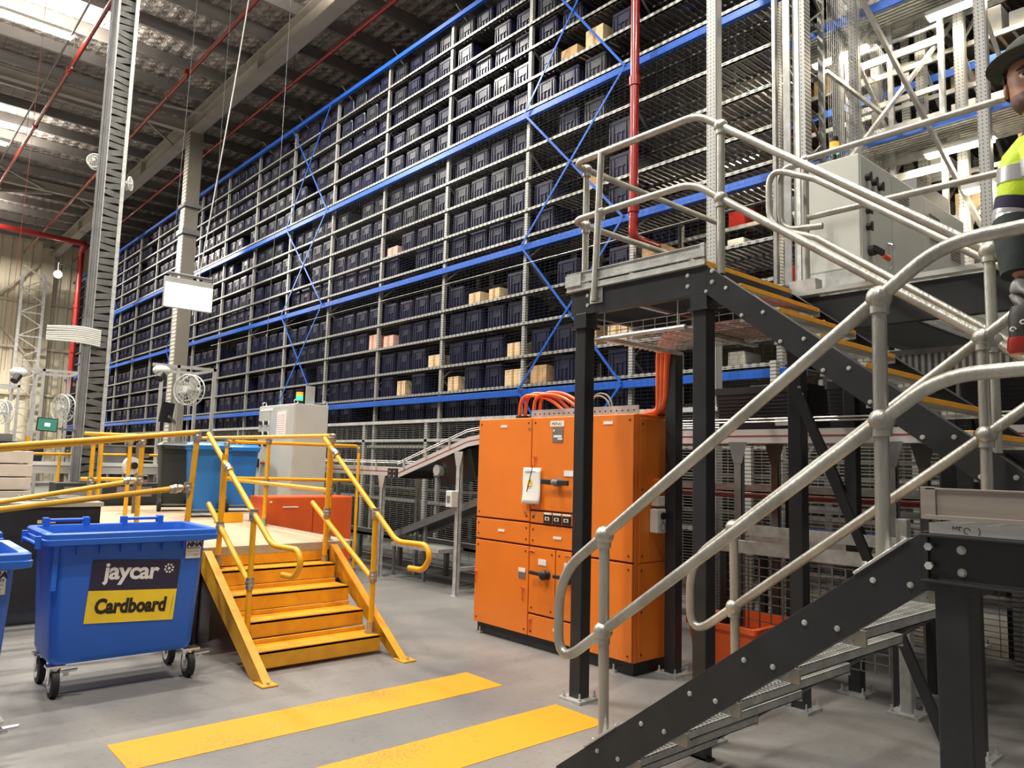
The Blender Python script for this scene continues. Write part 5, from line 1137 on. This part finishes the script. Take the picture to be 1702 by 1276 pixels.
# machinery band behind the railings: conveyor, totes, tape gun, posts
t = thing('work_conveyor', 'low grey conveyor bench with dark legs running behind the raised deck', 'conveyor', (3.5, 14.4, 0))
MB().bx(1.2, 14.3, 1.25, 6.0, 14.9, 1.42).build('bed', 'convgrey', t); MB().bx(1.2, 14.28, 1.38, 6.0, 14.3, 1.44).build('side_rail', 'offwhite', t)
for x in (1.5, 2.8, 4.2, 5.6): MB().bx(x-.04, 14.4, 0, x+.04, 14.48, 1.25).build('leg', 'greydark', t)
MB().bx(1.2, 14.32, .55, 6.0, 14.88, .62).build('lower_shelf', 'greydark', t)
rg = random.Random(21)
for k in range(7):
    x = 1.7+k*.62; z = 1.42 if k % 2 else .62; m_ = ('dark', 'tote', 'greenbin', 'greydark', 'offwhite', 'dark', 'tote')[k]
    o = MB().loft([rrect(x-.17, 14.35, x+.17, 14.8, z, .03), rrect(x-.2, 14.33, x+.2, 14.85, z+.30, .03), rrect(x-.21, 14.32, x+.21, 14.86, z+.30, .03), rrect(x-.21, 14.32, x+.21, 14.86, z+.33, .03)]).build('crate', m_)
    tag(o, '%s crate %s the work conveyor, %s crate from left' % (('black', 'navy', 'dark green', 'grey', 'pale', 'black', 'navy')[k], 'on top of' if k % 2 else 'on the lower shelf of', ORD[k]), 'crate', 'crates on the work conveyor')
t = thing('tape_reel_stand', 'white reel on a small brown wooden stand behind the yellow posts', 'stand', (2.95, 10.6, .82))
MB().tube([(2.86+.0, 10.6+.0, 1.45)]*1+[(2.84, 10.66, 1.45)], .11, 20).build('reel', 'offwhite', t, smooth=True, sharp=40); MB().cyl((2.88, 10.57, 1.45), (2.83, 10.69, 1.45), .045, 14).build('reel_hub', 'ink', t)
MB().bx(2.98, 10.9, .82, 3.04, 10.96, 1.75).bx(2.88, 10.95, 1.55, 3.15, 11.0, 1.61).bx(2.88, 10.95, 1.2, 3.15, 11.0, 1.26).build('stand_frame', mat('brown_frame_paint', (.16, .12, .09), .6), t)
t = thing('work_cabinet', 'dark cabinet under the conveyor left of the dark green bin', 'cabinet', (2.9, 12.6, .0)); MB().bx(2.4, 12.6, 0, 3.9, 13.1, 1.15).build('body', 'dark', t); MB().bx(2.5, 12.59, .95, 3.0, 12.6, 1.1).bx(3.2, 12.59, .95, 3.7, 12.6, 1.1).build('drawer', 'greydark', t)

# ================================================================== conveyor along the rack, fence
t = thing('belt_conveyor', 'long grey belt conveyor with a red line, level, then climbing behind the orange switchboard', 'conveyor', (5.9, 8, 0))
CVX = 5.70
def cvside(x, pts, m, zo, h, w=.02):
    e = MB()
    for a, b in zip(pts[:-1], pts[1:]): e.extr([(0, zo), (w, zo), (w, zo+h), (0, zo+h)], (x, a[0], a[1]), (x, b[0], b[1]), (1, 0, 0), (0, 0, 1))
    return e.build('side_rail', m, t)
P1 = [(15.5, 1.50), (8.98, 1.50)]; P2 = [(8.75, 1.48), (7.25, 1.90), (7.0, 1.93), (1.0, 1.93)]
for x in (CVX, CVX+.62):
    for P_ in (P1, P2): cvside(x, P_, 'convgrey', -.10, .115)
for P_ in (P1, P2):
    e = MB(); [e.extr([(0, -.045), (.003, -.045), (.003, -.035), (0, -.035)], (CVX-.003, a[0], a[1]), (CVX-.003, b[0], b[1]), (1, 0, 0), (0, 0, 1)) for a, b in zip(P_[:-1], P_[1:])]; e.build('red_line', 'redline', t)
    e = MB(); [e.extr([(0, -.03), (.60, -.03), (.60, -.01), (0, -.01)], (CVX+.02, a[0], a[1]), (CVX+.02, b[0], b[1]), (1, 0, 0), (0, 0, 1)) for a, b in zip(P_[:-1], P_[1:])]; e.build('belt', 'dark', t)
    e = MB()
    for zo in (.075, .10):
        for a, b in zip(P_[:-1], P_[1:]): e.cyl((CVX-.01, a[0], a[1]+zo), (CVX-.01, b[0], b[1]+zo), .008, 6).cyl((CVX+.63, a[0], a[1]+zo), (CVX+.63, b[0], b[1]+zo), .008, 6)
    e.build('guide_rails', 'galv', t)
e = MB()
for y, z in ((8.6, 1.52), (8.1, 1.66), (7.6, 1.80), (6.9, 1.93), (5.9, 1.93), (4.9, 1.93), (3.9, 1.93), (2.9, 1.93), (9.3, 1.5), (9.9, 1.5), (10.6, 1.5), (11.4, 1.5), (12.2, 1.5)): e.bx(CVX-.02, y-.012, z-.02, CVX+.0, y+.012, z+.11)
e.build('guide_brackets', 'alu', t)
MB().bx(CVX-.02, 8.76, 1.37, CVX+.6, 8.98, 1.50).build('joint_plate', 'ink', t); e = MB(); [e.cyl((CVX-.03, 8.81+a, 1.40+b), (CVX-.018, 8.81+a, 1.40+b), .012, 8) for a in (0, .11) for b in (0, .06)]; e.build('joint_bolts', 'galv', t)
for y, z in ((9.16, 1.36), (7.42, 1.70), (11.5, 1.36), (13.8, 1.36), (5.3, 1.80), (3.55, 1.80), (2.3, 1.80)):
    for x in (CVX, CVX+.60):
        MB().bx(x, y-.035, 0, x+.006, y+.035, z).bx(x, y-.035, 0, x+.05, y-.03, z).bx(x-.02, y-.06, 0, x+.08, y+.06, .008).build('leg', 'galvdark' if y < 6 else 'galvmatt', t)
        MB().add([(x-.002, y-.09, z+.04), (x-.002, y+.09, z+.04), (x-.002, y+.04, z-.14), (x-.002, y-.04, z-.14)], [(0, 1, 2, 3)]).build('gusset', 'greydark' if y < 6 else 'alu', t)
e = MB(); e.bx(CVX+.1, 7.9, .45, CVX+.5, 9.0, .5).bx(CVX+.05, 7.38, .3, CVX+.6, 7.44, .34)
e.build('lower_brace', 'galvmatt', t)
MB().extr([(0, 0), (.45, 0), (.45, -.30), (.1, -.34)], (CVX+.05, 7.95, 1.62), (CVX+.05, 7.25, 1.78), (1, 0, 0), (0, 0, 1)).build('motor_cover', 'greenbin', t)
MB().cyl((CVX+.02, 7.9, 1.50), (CVX+.5, 7.9, 1.50), .07, 14).build('drive_roller', 'alu', t)
t2 = thing('safety_switch', 'small white switch box on the conveyor leg left of the orange switchboard', 'switch box', (CVX-.05, 7.5, 1.2)); MB().bx(CVX-.10, 7.40, 1.06, CVX-.002, 7.52, 1.26).build('box', 'offwhite', t2, bevel=.01); MB().bx(CVX-.105, 7.43, 1.12, CVX-.10, 7.49, 1.2).build('rocker', 'greydark', t2)
# dark cable ladders sloping under the conveyor
t = thing('cable_ladder', 'dark sloping cable ladder full of black cables under the conveyor', 'cable ladder', (6.4, 8, .5))
e = MB()
for k in range(9): e.cyl((6.05+k*.05, 9.3, .55+.02*(k % 2)), (6.05+k*.05, 6.0, 1.55+.02*(k % 2)), .014, 6)
e.build('cables', 'dark', t)
MB().bar((6.0, 9.3, .55), (6.0, 6.0, 1.55), .02, .09).bar((6.5, 9.3, .55), (6.5, 6.0, 1.55), .02, .09).build('side_rails', 'greydark', t)
[MB().bx(6.03, 6.3+k*.75-.02, 0, 6.07, 6.3+k*.75+.02, 1.45-k*.23).build('leg', 'galvdark', t) for k in range(5)]
t = thing('cable_ladder', 'lower dark cable ladder running level near the floor behind the conveyor legs', 'cable ladder', (6.6, 9, .4))
MB().bx(6.55, 6.0, .40, 7.0, 12.5, .44).bx(6.55, 6.0, .40, 6.57, 12.5, .5).build('tray', 'greydark', t); [MB().bx(6.6, 6.4+k*1.2, 0, 6.66, 6.46+k*1.2, .4).build('leg', 'galvdark', t) for k in range(6)]
# fence with fine horizontal mesh
t = thing('mesh_fence', 'galvanised mesh fence panels in front of the lowest totes', 'fence', (7.15, 10, 0))
FY = [8.22-5.85+1.95*i for i in range(0, 12)]
for y in FY: MB().bx(7.12, y-.04, 0, 7.18, y+.04, 2.28).build('post', 'rackup', t)
MB().bx(7.11, FY[0], 2.24, 7.19, FY[-1], 2.29).bx(7.13, FY[0], .08, 7.17, FY[-1], .12).bx(7.12, 6.5, 1.93, 7.16, FY[-1], 1.97).build('rails', 'galvmatt', t)
e = MB(); z = .12
while z < 2.24: e.bx(7.146, FY[0], z, 7.150, FY[-1], z+.006); z += .032
y = FY[0]
while y < FY[-1]: e.bx(7.150, y, .1, 7.154, y+.005, 2.26); y += .2
e.build('mesh', 'galvdark', t)
# totes on the right conveyor
t = thing('tote', 'large black tote with louvred side on the conveyor under the stairs, left one', 'tote', (6.0, 3.2, 1.95))
def bigtote(t, y0, y1):
    MB().loft([rrect(5.76, y0+.02, 6.26, y1-.02, 1.95, .03), rrect(5.74, y0, 6.28, y1, 2.25, .03), rrect(5.73, y0-.01, 6.29, y1+.01, 2.25, .03), rrect(5.73, y0-.01, 6.29, y1+.01, 2.31, .03), rrect(5.77, y0+.03, 6.25, y1-.03, 2.31, .03), rrect(5.78, y0+.04, 6.24, y1-.04, 1.98, .03)]).build('body', 'blackt', t)
    e = MB(); [e.bx(5.735, y0+.02, 2.06+k*.03, 5.742, y1-.02, 2.068+k*.03) for k in range(6)]; e.build('side_ribs', 'blackt', t)
    MB().bx(5.728, y0+.12, 1.975, 5.738, y0+.27, 2.035).build('label_holder', 'galvmatt', t)
bigtote(t, 2.95, 3.80)
t = thing('tote', 'large black tote on the conveyor under the stairs, right one', 'tote', (6.0, 2.5, 1.95)); bigtote(t, 1.95, 2.80)
t = thing('tote', 'black tote on the conveyor at far right behind the handrail posts', 'tote', (6.0, 1.5, 1.95)); bigtote(t, 1.0, 1.85)
# trays and dark steel under the mezzanine
t = thing('cable_tray', 'level cable tray with dark red cables under the conveyor behind the stairs', 'cable tray', (6.6, 3, 1.4))
MB().bx(6.5, .5, 1.40, 6.9, 5.5, 1.41).bx(6.5, .5, 1.40, 6.51, 5.5, 1.47).build('tray', 'galvmatt', t); e = MB(); [e.cyl((6.47-.0*k, .5, 1.38-.012*k), (6.47, 5.5, 1.38-.012*k), .012, 6) for k in range(3)]; e.build('cables', 'cabledark', t)
[MB().bx(6.68, y, 0, 6.74, y+.06, 1.40).build('post', 'dark', t) for y in (.8, 2.2, 3.6, 5.0)]
t = thing('transfer_frame', 'grey steel transfer frame with level beams low behind the stair posts', 'frame', (5.9, 3, 0))
MB().bx(5.6, 2.2, .93, 5.66, 3.75, 1.03).bx(6.2, 2.2, .93, 6.26, 3.75, 1.03).bx(5.6, 2.2, 1.08, 5.64, 3.4, 1.16).build('beams', 'galvmatt', t); [MB().bx(x, y, 0, x+.06, y+.06, .93).build('leg', 'dark', t) for x in (5.6, 6.2) for y in (2.22, 3.6)]
e = MB(); [e.bx(5.55, 1.9+k*.05, .90, 5.95, 1.93+k*.05, .96) for k in range(9)]; e.build('roller_plate', 'galvmatt', t)
e = MB(); [e.bx(5.61+k*.0, 2.3+k*.1, .2, 5.62, 2.31+k*.1, .9) for k in range(13)]+[e.bx(5.61, 2.3, .2+k*.07, 5.62, 3.6, .206+k*.07) for k in range(11)]; e.build('wire_guard', 'galvdark', t)
t = thing('red_container', 'low red container on the floor behind the lower handrail', 'container', (5.9, 3.6, 0)); MB().loft([rrect(5.35, 3.2, 6.0, 3.75, .02, .03), rrect(5.32, 3.17, 6.03, 3.78, .36, .03), rrect(5.30, 3.15, 6.05, 3.80, .36, .03), rrect(5.30, 3.15, 6.05, 3.80, .40, .03), rrect(5.34, 3.2, 6.0, 3.75, .40, .03), rrect(5.36, 3.22, 5.98, 3.73, .1, .03)]).build('body', 'redorange', t)
t = thing('storage_shelf', 'dark low shelving with blue beams behind the mesh under the platform', 'shelving', (7.6, 3, 0))
MB().bx(7.5, .5, .85, 7.55, 4.3, .92).bx(7.5, .5, .98, 7.55, 4.3, 1.03).build('blue_beams', 'beamblue', t); [MB().bx(7.5, y, 0, 7.58, y+.07, 2.8).build('upright', 'rackup', t) for y in (.6, 2.0, 3.1, 4.2)]
e = MB(); [e.bx(7.55, .5, z, 8.0, 4.3, z+.03) for z in (.5, 1.2, 1.7)]; e.build('shelves', 'greydark', t)
e = MB(); [e.bx(7.45, .5, .1+k*.05, 7.454, 4.3, .106+k*.05) for k in range(44)]+[e.bx(7.45, .5+k*.15, .1, 7.454, .506+k*.15, 2.3) for k in range(26)]; e.build('wire_guard', 'galvdark', t)
t = thing('yellow_frame', 'thin yellow floor guard frame at the right edge behind the columns', 'guard', (8, 1.2, 0)); MB().bx(7.0, 1.35, 0, 7.08, 1.43, .45).bx(7.0, .2, .40, 7.08, 1.43, .46).bx(7.9, 1.75, 0, 7.96, 1.81, 1.6).build('frame', 'yellow', t)
# ================================================================== the man on the landing
t = thing('person', 'man in a cap, yellow-green high visibility vest and dark trousers standing on the stair landing', 'person', (3.36, .74, ZL))
FWD = V((-.94, -.34, 0)).normalized(); LFT = V((0, 0, 1)).cross(FWD).normalized()   # LFT = his left
PO = V((3.36, .60, ZL))
def W(f, l, z): return PO+FWD*f+LFT*l+V((0, 0, z))
def skin(name, nodes, edges, m, parent, root=0, sub=2):
    me = bpy.data.meshes.new(name); b = BASE[parent.name]
    me.from_pydata([W(*n[:3])-b for n in nodes], edges, []); me.update(); me.materials.append(M[m])
    o = bpy.data.objects.new(name, me); COL.objects.link(o); o.parent = parent; BASE[o.name] = b
    md = o.modifiers.new('skin', 'SKIN'); md.use_smooth_shade = True
    for i, n in enumerate(nodes):
        sv = me.skin_vertices[0].data[i]; r = n[3]; sv.radius = r if isinstance(r, tuple) else (r, r); sv.use_root = (i == root)
    s = o.modifiers.new('sub', 'SUBSURF'); s.levels = sub; s.render_levels = sub
    return o
HL = -.19   # the head leans to his right (image left)
nodes = [(0, 0, .96, (.15, .11)), (0, -.01, 1.15, (.14, .10)), (0, -.02, 1.34, (.16, .11)), (0, -.05, 1.46, (.07, .06)), (.02, -.15, 1.58, .05),
         (0, .19, 1.42, .055), (-.03, .26, 1.14, .042), (.06, .27, .90, .032), (0, -.21, 1.40, .055), (.0, -.27, 1.13, .042), (.07, -.25, .88, .032),
         (0, .10, .90, .09), (.02, .11, .50, .065), (0, .12, .12, .045), (0, -.10, .90, .09), (.03, -.12, .50, .065), (0, -.13, .12, .045)]
ed = [(0, 1), (1, 2), (2, 3), (3, 4), (2, 5), (5, 6), (6, 7), (2, 8), (8, 9), (9, 10), (0, 11), (11, 12), (12, 13), (0, 14), (14, 15), (15, 16)]
skin('body', nodes, ed, 'skin', t)
# vest and shirt: lofted torso
def ell(f, l, z, a, b, n=24, p=2.4):
    out = []
    for i in range(n):
        an = 2*PI*i/n; c, s = math.cos(an), math.sin(an)
        out.append(W(f+a*abs(c)**(2/p)*(1 if c > 0 else -1), l+b*abs(s)**(2/p)*(1 if s > 0 else -1), z))
    return out
def band(name, z0, z1, m, extra=0, par=None):
    prof = [(.98, .165, .205, 0), (1.06, .170, .205, 0), (1.16, .165, .20, -.01), (1.28, .155, .215, -.02), (1.38, .14, .215, -.03), (1.45, .10, .16, -.035), (1.50, .07, .085, -.045)]
    zs = [z0]+[p[0] for p in prof if z0 < p[0] < z1]+[z1]
    def at(z):
        for a, b in zip(prof[:-1], prof[1:]):
            if a[0] <= z <= b[0]: k = (z-a[0])/(b[0]-a[0]); return [a[i]*(1-k)+b[i]*k for i in range(4)]
        return list(prof[-1] if z > 1 else prof[0])
    rings = []
    for z in zs: q = at(z); rings.append(ell(0, q[3], z, q[1]+extra, q[2]+extra))
    return MB().loft(rings).build(name, m, par or t, smooth=True, sharp=50)
vest = band('vest', 1.20, 1.50, 'hivis', .012)
band('reflective_band', 1.27, 1.335, 'tape', .016, vest); band('vest_lower', 1.16, 1.201, 'hivis', .013, vest)
band('vest_navy_band', 1.11, 1.161, 'vestnavy', .012, vest); band('lower_tape', 1.05, 1.111, 'tape', .012, vest); band('vest_hem', .99, 1.051, 'vestnavy', .006, vest)
for s in (-.09, .10): MB().extr([(-.025, 0), (.025, 0), (.025, .006), (-.025, .006)], W(.172, s, 1.22), W(.09, s*.8-.03, 1.49), LFT, FWD).build('shoulder_tape', 'tape', vest)
for s in (1, -1):
    arm = [(0, s*.11-.015, 1.43, .06), (0, s*.16-.015, 1.405, .075), (-.01, s*.215-.01, 1.34, .080), (-.012, s*.235, 1.24, .076), (-.02, s*.258, 1.14, .070), (.03, s*.262, 1.0, .060), (.055, s*.262, .90, .050)]
    def sub_arm(za, zb, ex):
        out = []
        for k in range(9):
            z = za+(zb-za)*k/8
            for a, b in zip(arm[:-1], arm[1:]):
                if b[2] <= z <= a[2]: q = (a[2]-z)/(a[2]-b[2]); out.append([a[i]*(1-q)+b[i]*q for i in range(4)]); break
        return [W(*n[:3]) for n in out], [n[3]+ex for n in out]
    def slv(nm, za, zb, ex, m, par): p_, r_ = sub_arm(za, zb, ex); return MB().tube(p_, r_, 18).build(nm, m, par, smooth=True, sharp=50)
    sv_ = slv('sleeve', 1.43, 1.10, 0, 'hivis', t); slv('sleeve_tape', 1.325, 1.265, .003, 'tape', sv_); slv('sleeve_navy_band', 1.21, 1.165, .003, 'vestnavy', sv_); slv('sleeve_lower_tape', 1.164, 1.12, .003, 'tape', sv_); slv('sleeve_cuff', 1.119, .900, .004, 'trouser', sv_)
skin('trousers', [(0, 0, 1.0, (.19, .14)), (0, .09, .86, .115), (.02, .11, .50, .088), (0, .12, .10, .068), (0, -.09, .86, .115), (.03, -.12, .50, .088), (0, -.13, .10, .068)],
     [(0, 1), (1, 2), (2, 3), (0, 4), (4, 5), (5, 6)], 'trouser', t)
for s in (1, -1):
    l = s*.125; MB().loft([[W(f, l+w_, z) for f, w_ in ((.20, -.02), (.20, .02), (.14, .05), (0, .045), (-.07, .035), (-.07, -.035), (0, -.045), (.14, -.05))] for z in (0.0, .03)]+[[W(f, l+w_, .10) for f, w_ in ((.15, -.02), (.15, .02), (.10, .045), (0, .045), (-.06, .035), (-.06, -.035), (0, -.045), (.10, -.045))]]+[[W(f, l+w_, .15) for f, w_ in ((.06, -.02), (.06, .02), (.04, .04), (0, .045), (-.05, .035), (-.05, -.035), (0, -.045), (.04, -.04))]]).build('boot', 'ink', t, smooth=True)
# head
hc = (.03, HL, 1.645)
def H(f, l, z): return W(hc[0]+f, hc[1]+l, hc[2]+z)
prof = [(-.125, .028, .030, .045), (-.115, .050, .048, .030), (-.09, .068, .060, .015), (-.06, .080, .068, .008), (-.02, .088, .073, 0), (.02, .094, .077, -.004), (.06, .092, .076, -.006), (.09, .075, .064, -.008), (.112, .045, .04, -.008), (.12, .01, .01, -.008)]
rings = []
for z, a, b, off in prof:
    r = []
    for i in range(32):
        an = 2*PI*i/32; c, s = math.cos(an), math.sin(an); f = off+a*c; l = b*s
        g = max(0, c)
        if g > 0:
            if abs(z-.0) < .045: f -= .008*math.exp(-((abs(l)-.032)/.016)**2)      # eye sockets
            f += .016*math.exp(-(l/.011)**2)*math.exp(-((z+.035)/.022)**2)+.006*math.exp(-(l/.012)**2)*math.exp(-(z/.03)**2)
        r.append(H(f, l, z))
    rings.append(r)
head = MB().loft(rings).build('head', 'skin', t, smooth=True, sharp=80); s_ = head.modifiers.new('s', 'SUBSURF'); s_.levels = 1; s_.render_levels = 1
MB().loft([[H(.088+a, l*w_, z) for a, l in ((0, -1), (0, 1), (.022*k_, .5), (.022*k_, -.5))] for z, w_, k_ in ((.02, .008, .2), (-.01, .011, .7), (-.035, .016, 1.25), (-.045, .013, .6))]).build('nose', 'skin', head, smooth=True, sharp=80)
for s in (1, -1):
    e = MB().sph(H(.073, s*.031, .005), .0125, 12, 8).build('eyeball', 'white', head, smooth=True); MB().sph(H(.0825, s*.031, .004), .0058, 10, 6).build('iris', 'hair', e, smooth=True)
    MB().tube([H(.080, s*.018, .012), H(.086, s*.031, .016), H(.080, s*.046, .010)], .004, 6).build('eyelid', 'skindark', head, smooth=True)
    MB().tube([H(.088, s*.012, .026), H(.090, s*.030, .032), H(.078, s*.052, .024)], [.004, .006, .003], 6).build('eyebrow', 'hair', head, smooth=True)
    MB().sph(H(-.005, s*.077, -.015), .03, 10, 8, (.55, .35, 1)).build('ear', 'skin', head, smooth=True)
MB().tube([H(.076, -.028, -.073), H(.090, -.010, -.069), H(.092, 0, -.071), H(.090, .010, -.069), H(.076, .028, -.073)], [.003, .006, .006, .006, .003], 8).build('upper_lip', 'skindark', head, smooth=True)
MB().tube([H(.074, -.024, -.078), H(.088, 0, -.083), H(.074, .024, -.078)], [.003, .007, .003], 8).build('lower_lip', 'skindark', head, smooth=True)
e = MB()
def bring(z, k, f0): return [H(f0+(.072*k)*math.cos(a), .062*k*math.sin(a)*1.02, z) for a in [-1.9+3.8*i/16 for i in range(17)]]
A, B_, C_ = bring(-.062, 1.1, .012), bring(-.095, .97, .018), bring(-.128, .62, .028)
n = 17; e.add(A+B_+C_, [(i, i+1, n+i+1, n+i) for i in range(6)]+[(i, i+1, n+i+1, n+i) for i in range(10, 16)]+[(n+i, n+i+1, 2*n+i+1, 2*n+i) for i in range(16)])
o = e.build('beard', mat('short_stubble', (.10, .055, .04), .8, 0, .3, 60), head, smooth=True); sd = o.modifiers.new('t', 'SOLIDIFY'); sd.thickness = .003; sd.offset = 1
e = MB(); rr_ = []
for z, k in ((-.03, .99), (.02, 1.03), (.06, 1.03)): rr_.append([H(-.012+.096*k*math.cos(a), .079*k*math.sin(a), z) for a in [PI/2-.1+(PI+.2)*i/14 for i in range(15)]])
m_ = 15; e.add(rr_[0]+rr_[1]+rr_[2], [(j*m_+i, j*m_+i+1, (j+1)*m_+i+1, (j+1)*m_+i) for j in range(2) for i in range(14)])
o = e.build('hair', 'hair', head, smooth=True); sd = o.modifiers.new('t', 'SOLIDIFY'); sd.thickness = .006; sd.offset = 1
cap = MB().loft([[H(-.006+.103*k*math.cos(2*PI*i/28), .088*k*math.sin(2*PI*i/28), z) for i in range(28)] for z, k in ((.07, 1), (.11, 1.0), (.150, .88), (.178, .55), (.185, .1))]).build('hat_crown', 'cap', t, smooth=True, sharp=60)
MB().loft([[H(-.0+.172*k*math.cos(2*PI*i/28)*(1.0), .145*k*math.sin(2*PI*i/28), z-.004*abs(math.sin(2*PI*i/28))) for i in range(28)] for z, k in ((.080, 1), (.084, 1), (.080, .62), (.074, .60))]).build('hat_brim', 'cap', cap, smooth=True, sharp=60)
# hands: palm and five separate fingers, hanging slightly curled
for s in (1, -1):
    w0 = (.07+.0, s*.26, .88)
    skin('hand', [(w0[0], w0[1], w0[2]+.01, (.026, .022)), (w0[0]+.01, w0[1], w0[2]-.04, (.036, .018)), (w0[0]+.015, w0[1], w0[2]-.085, (.038, .016))]
         + [(w0[0]+.015+.018*(k-1.5), w0[1]-s*.0, w0[2]-.105, .0095) for k in range(4)]
         + [(w0[0]+.015+.020*(k-1.5), w0[1]-s*.014, w0[2]-.140+abs(k-1.6)*.004, .0088) for k in range(4)]
         + [(w0[0]+.015+.019*(k-1.5), w0[1]-s*.034, w0[2]-.162+abs(k-1.6)*.007, .0076) for k in range(4)]
         + [(w0[0]+.050, w0[1]-s*.012, w0[2]-.055, .0105), (w0[0]+.064, w0[1]-s*.03, w0[2]-.092, .0088)],
         [(0, 1), (1, 2)]+[(2, 3+k) for k in range(4)]+[(3+k, 7+k) for k in range(4)]+[(7+k, 11+k) for k in range(4)]+[(1, 15), (15, 16)], 'greydark', t)
# bag in his right hand
bg = thing('bag', 'black bag with white swirls and a red base hanging beside the man', 'bag', tuple(W(.08, -.24, .58)))
def bagr(z, a, b): return [W(.09+a*math.cos(2*PI*i/16), -.20+b*math.sin(2*PI*i/16), z) for i in range(16)]
MB().loft([bagr(.66, .05, .10), bagr(.74, .055, .10), bagr(.775, .045, .09)]).build('bag_body', 'ink', bg, smooth=True, sharp=50)
MB().loft([bagr(.60, .045, .10), bagr(.62, .055, .108), bagr(.66, .052, .104)]).build('bag_base', 'red', bg, smooth=True, sharp=50)
e = MB()
for k in range(9):
    cz = .685+.022*(k % 3); cl = -.29+.03*k; rr0 = .011
    e.tube([W(.145-.9*(cl+.20)**2*4+.006, cl+rr0*math.cos(q)*(1-q/9), cz+rr0*math.sin(q)*(1-q/9)) for q in [i*.6 for i in range(10)]], .0025, 5)
e.build('white_swirls', 'white', bg); MB().tube([W(.09, -.26, .77), W(.085, -.25, .80), W(.09, -.24, .77)], .006, 8).build('bag_handle', 'ink', bg, smooth=True)
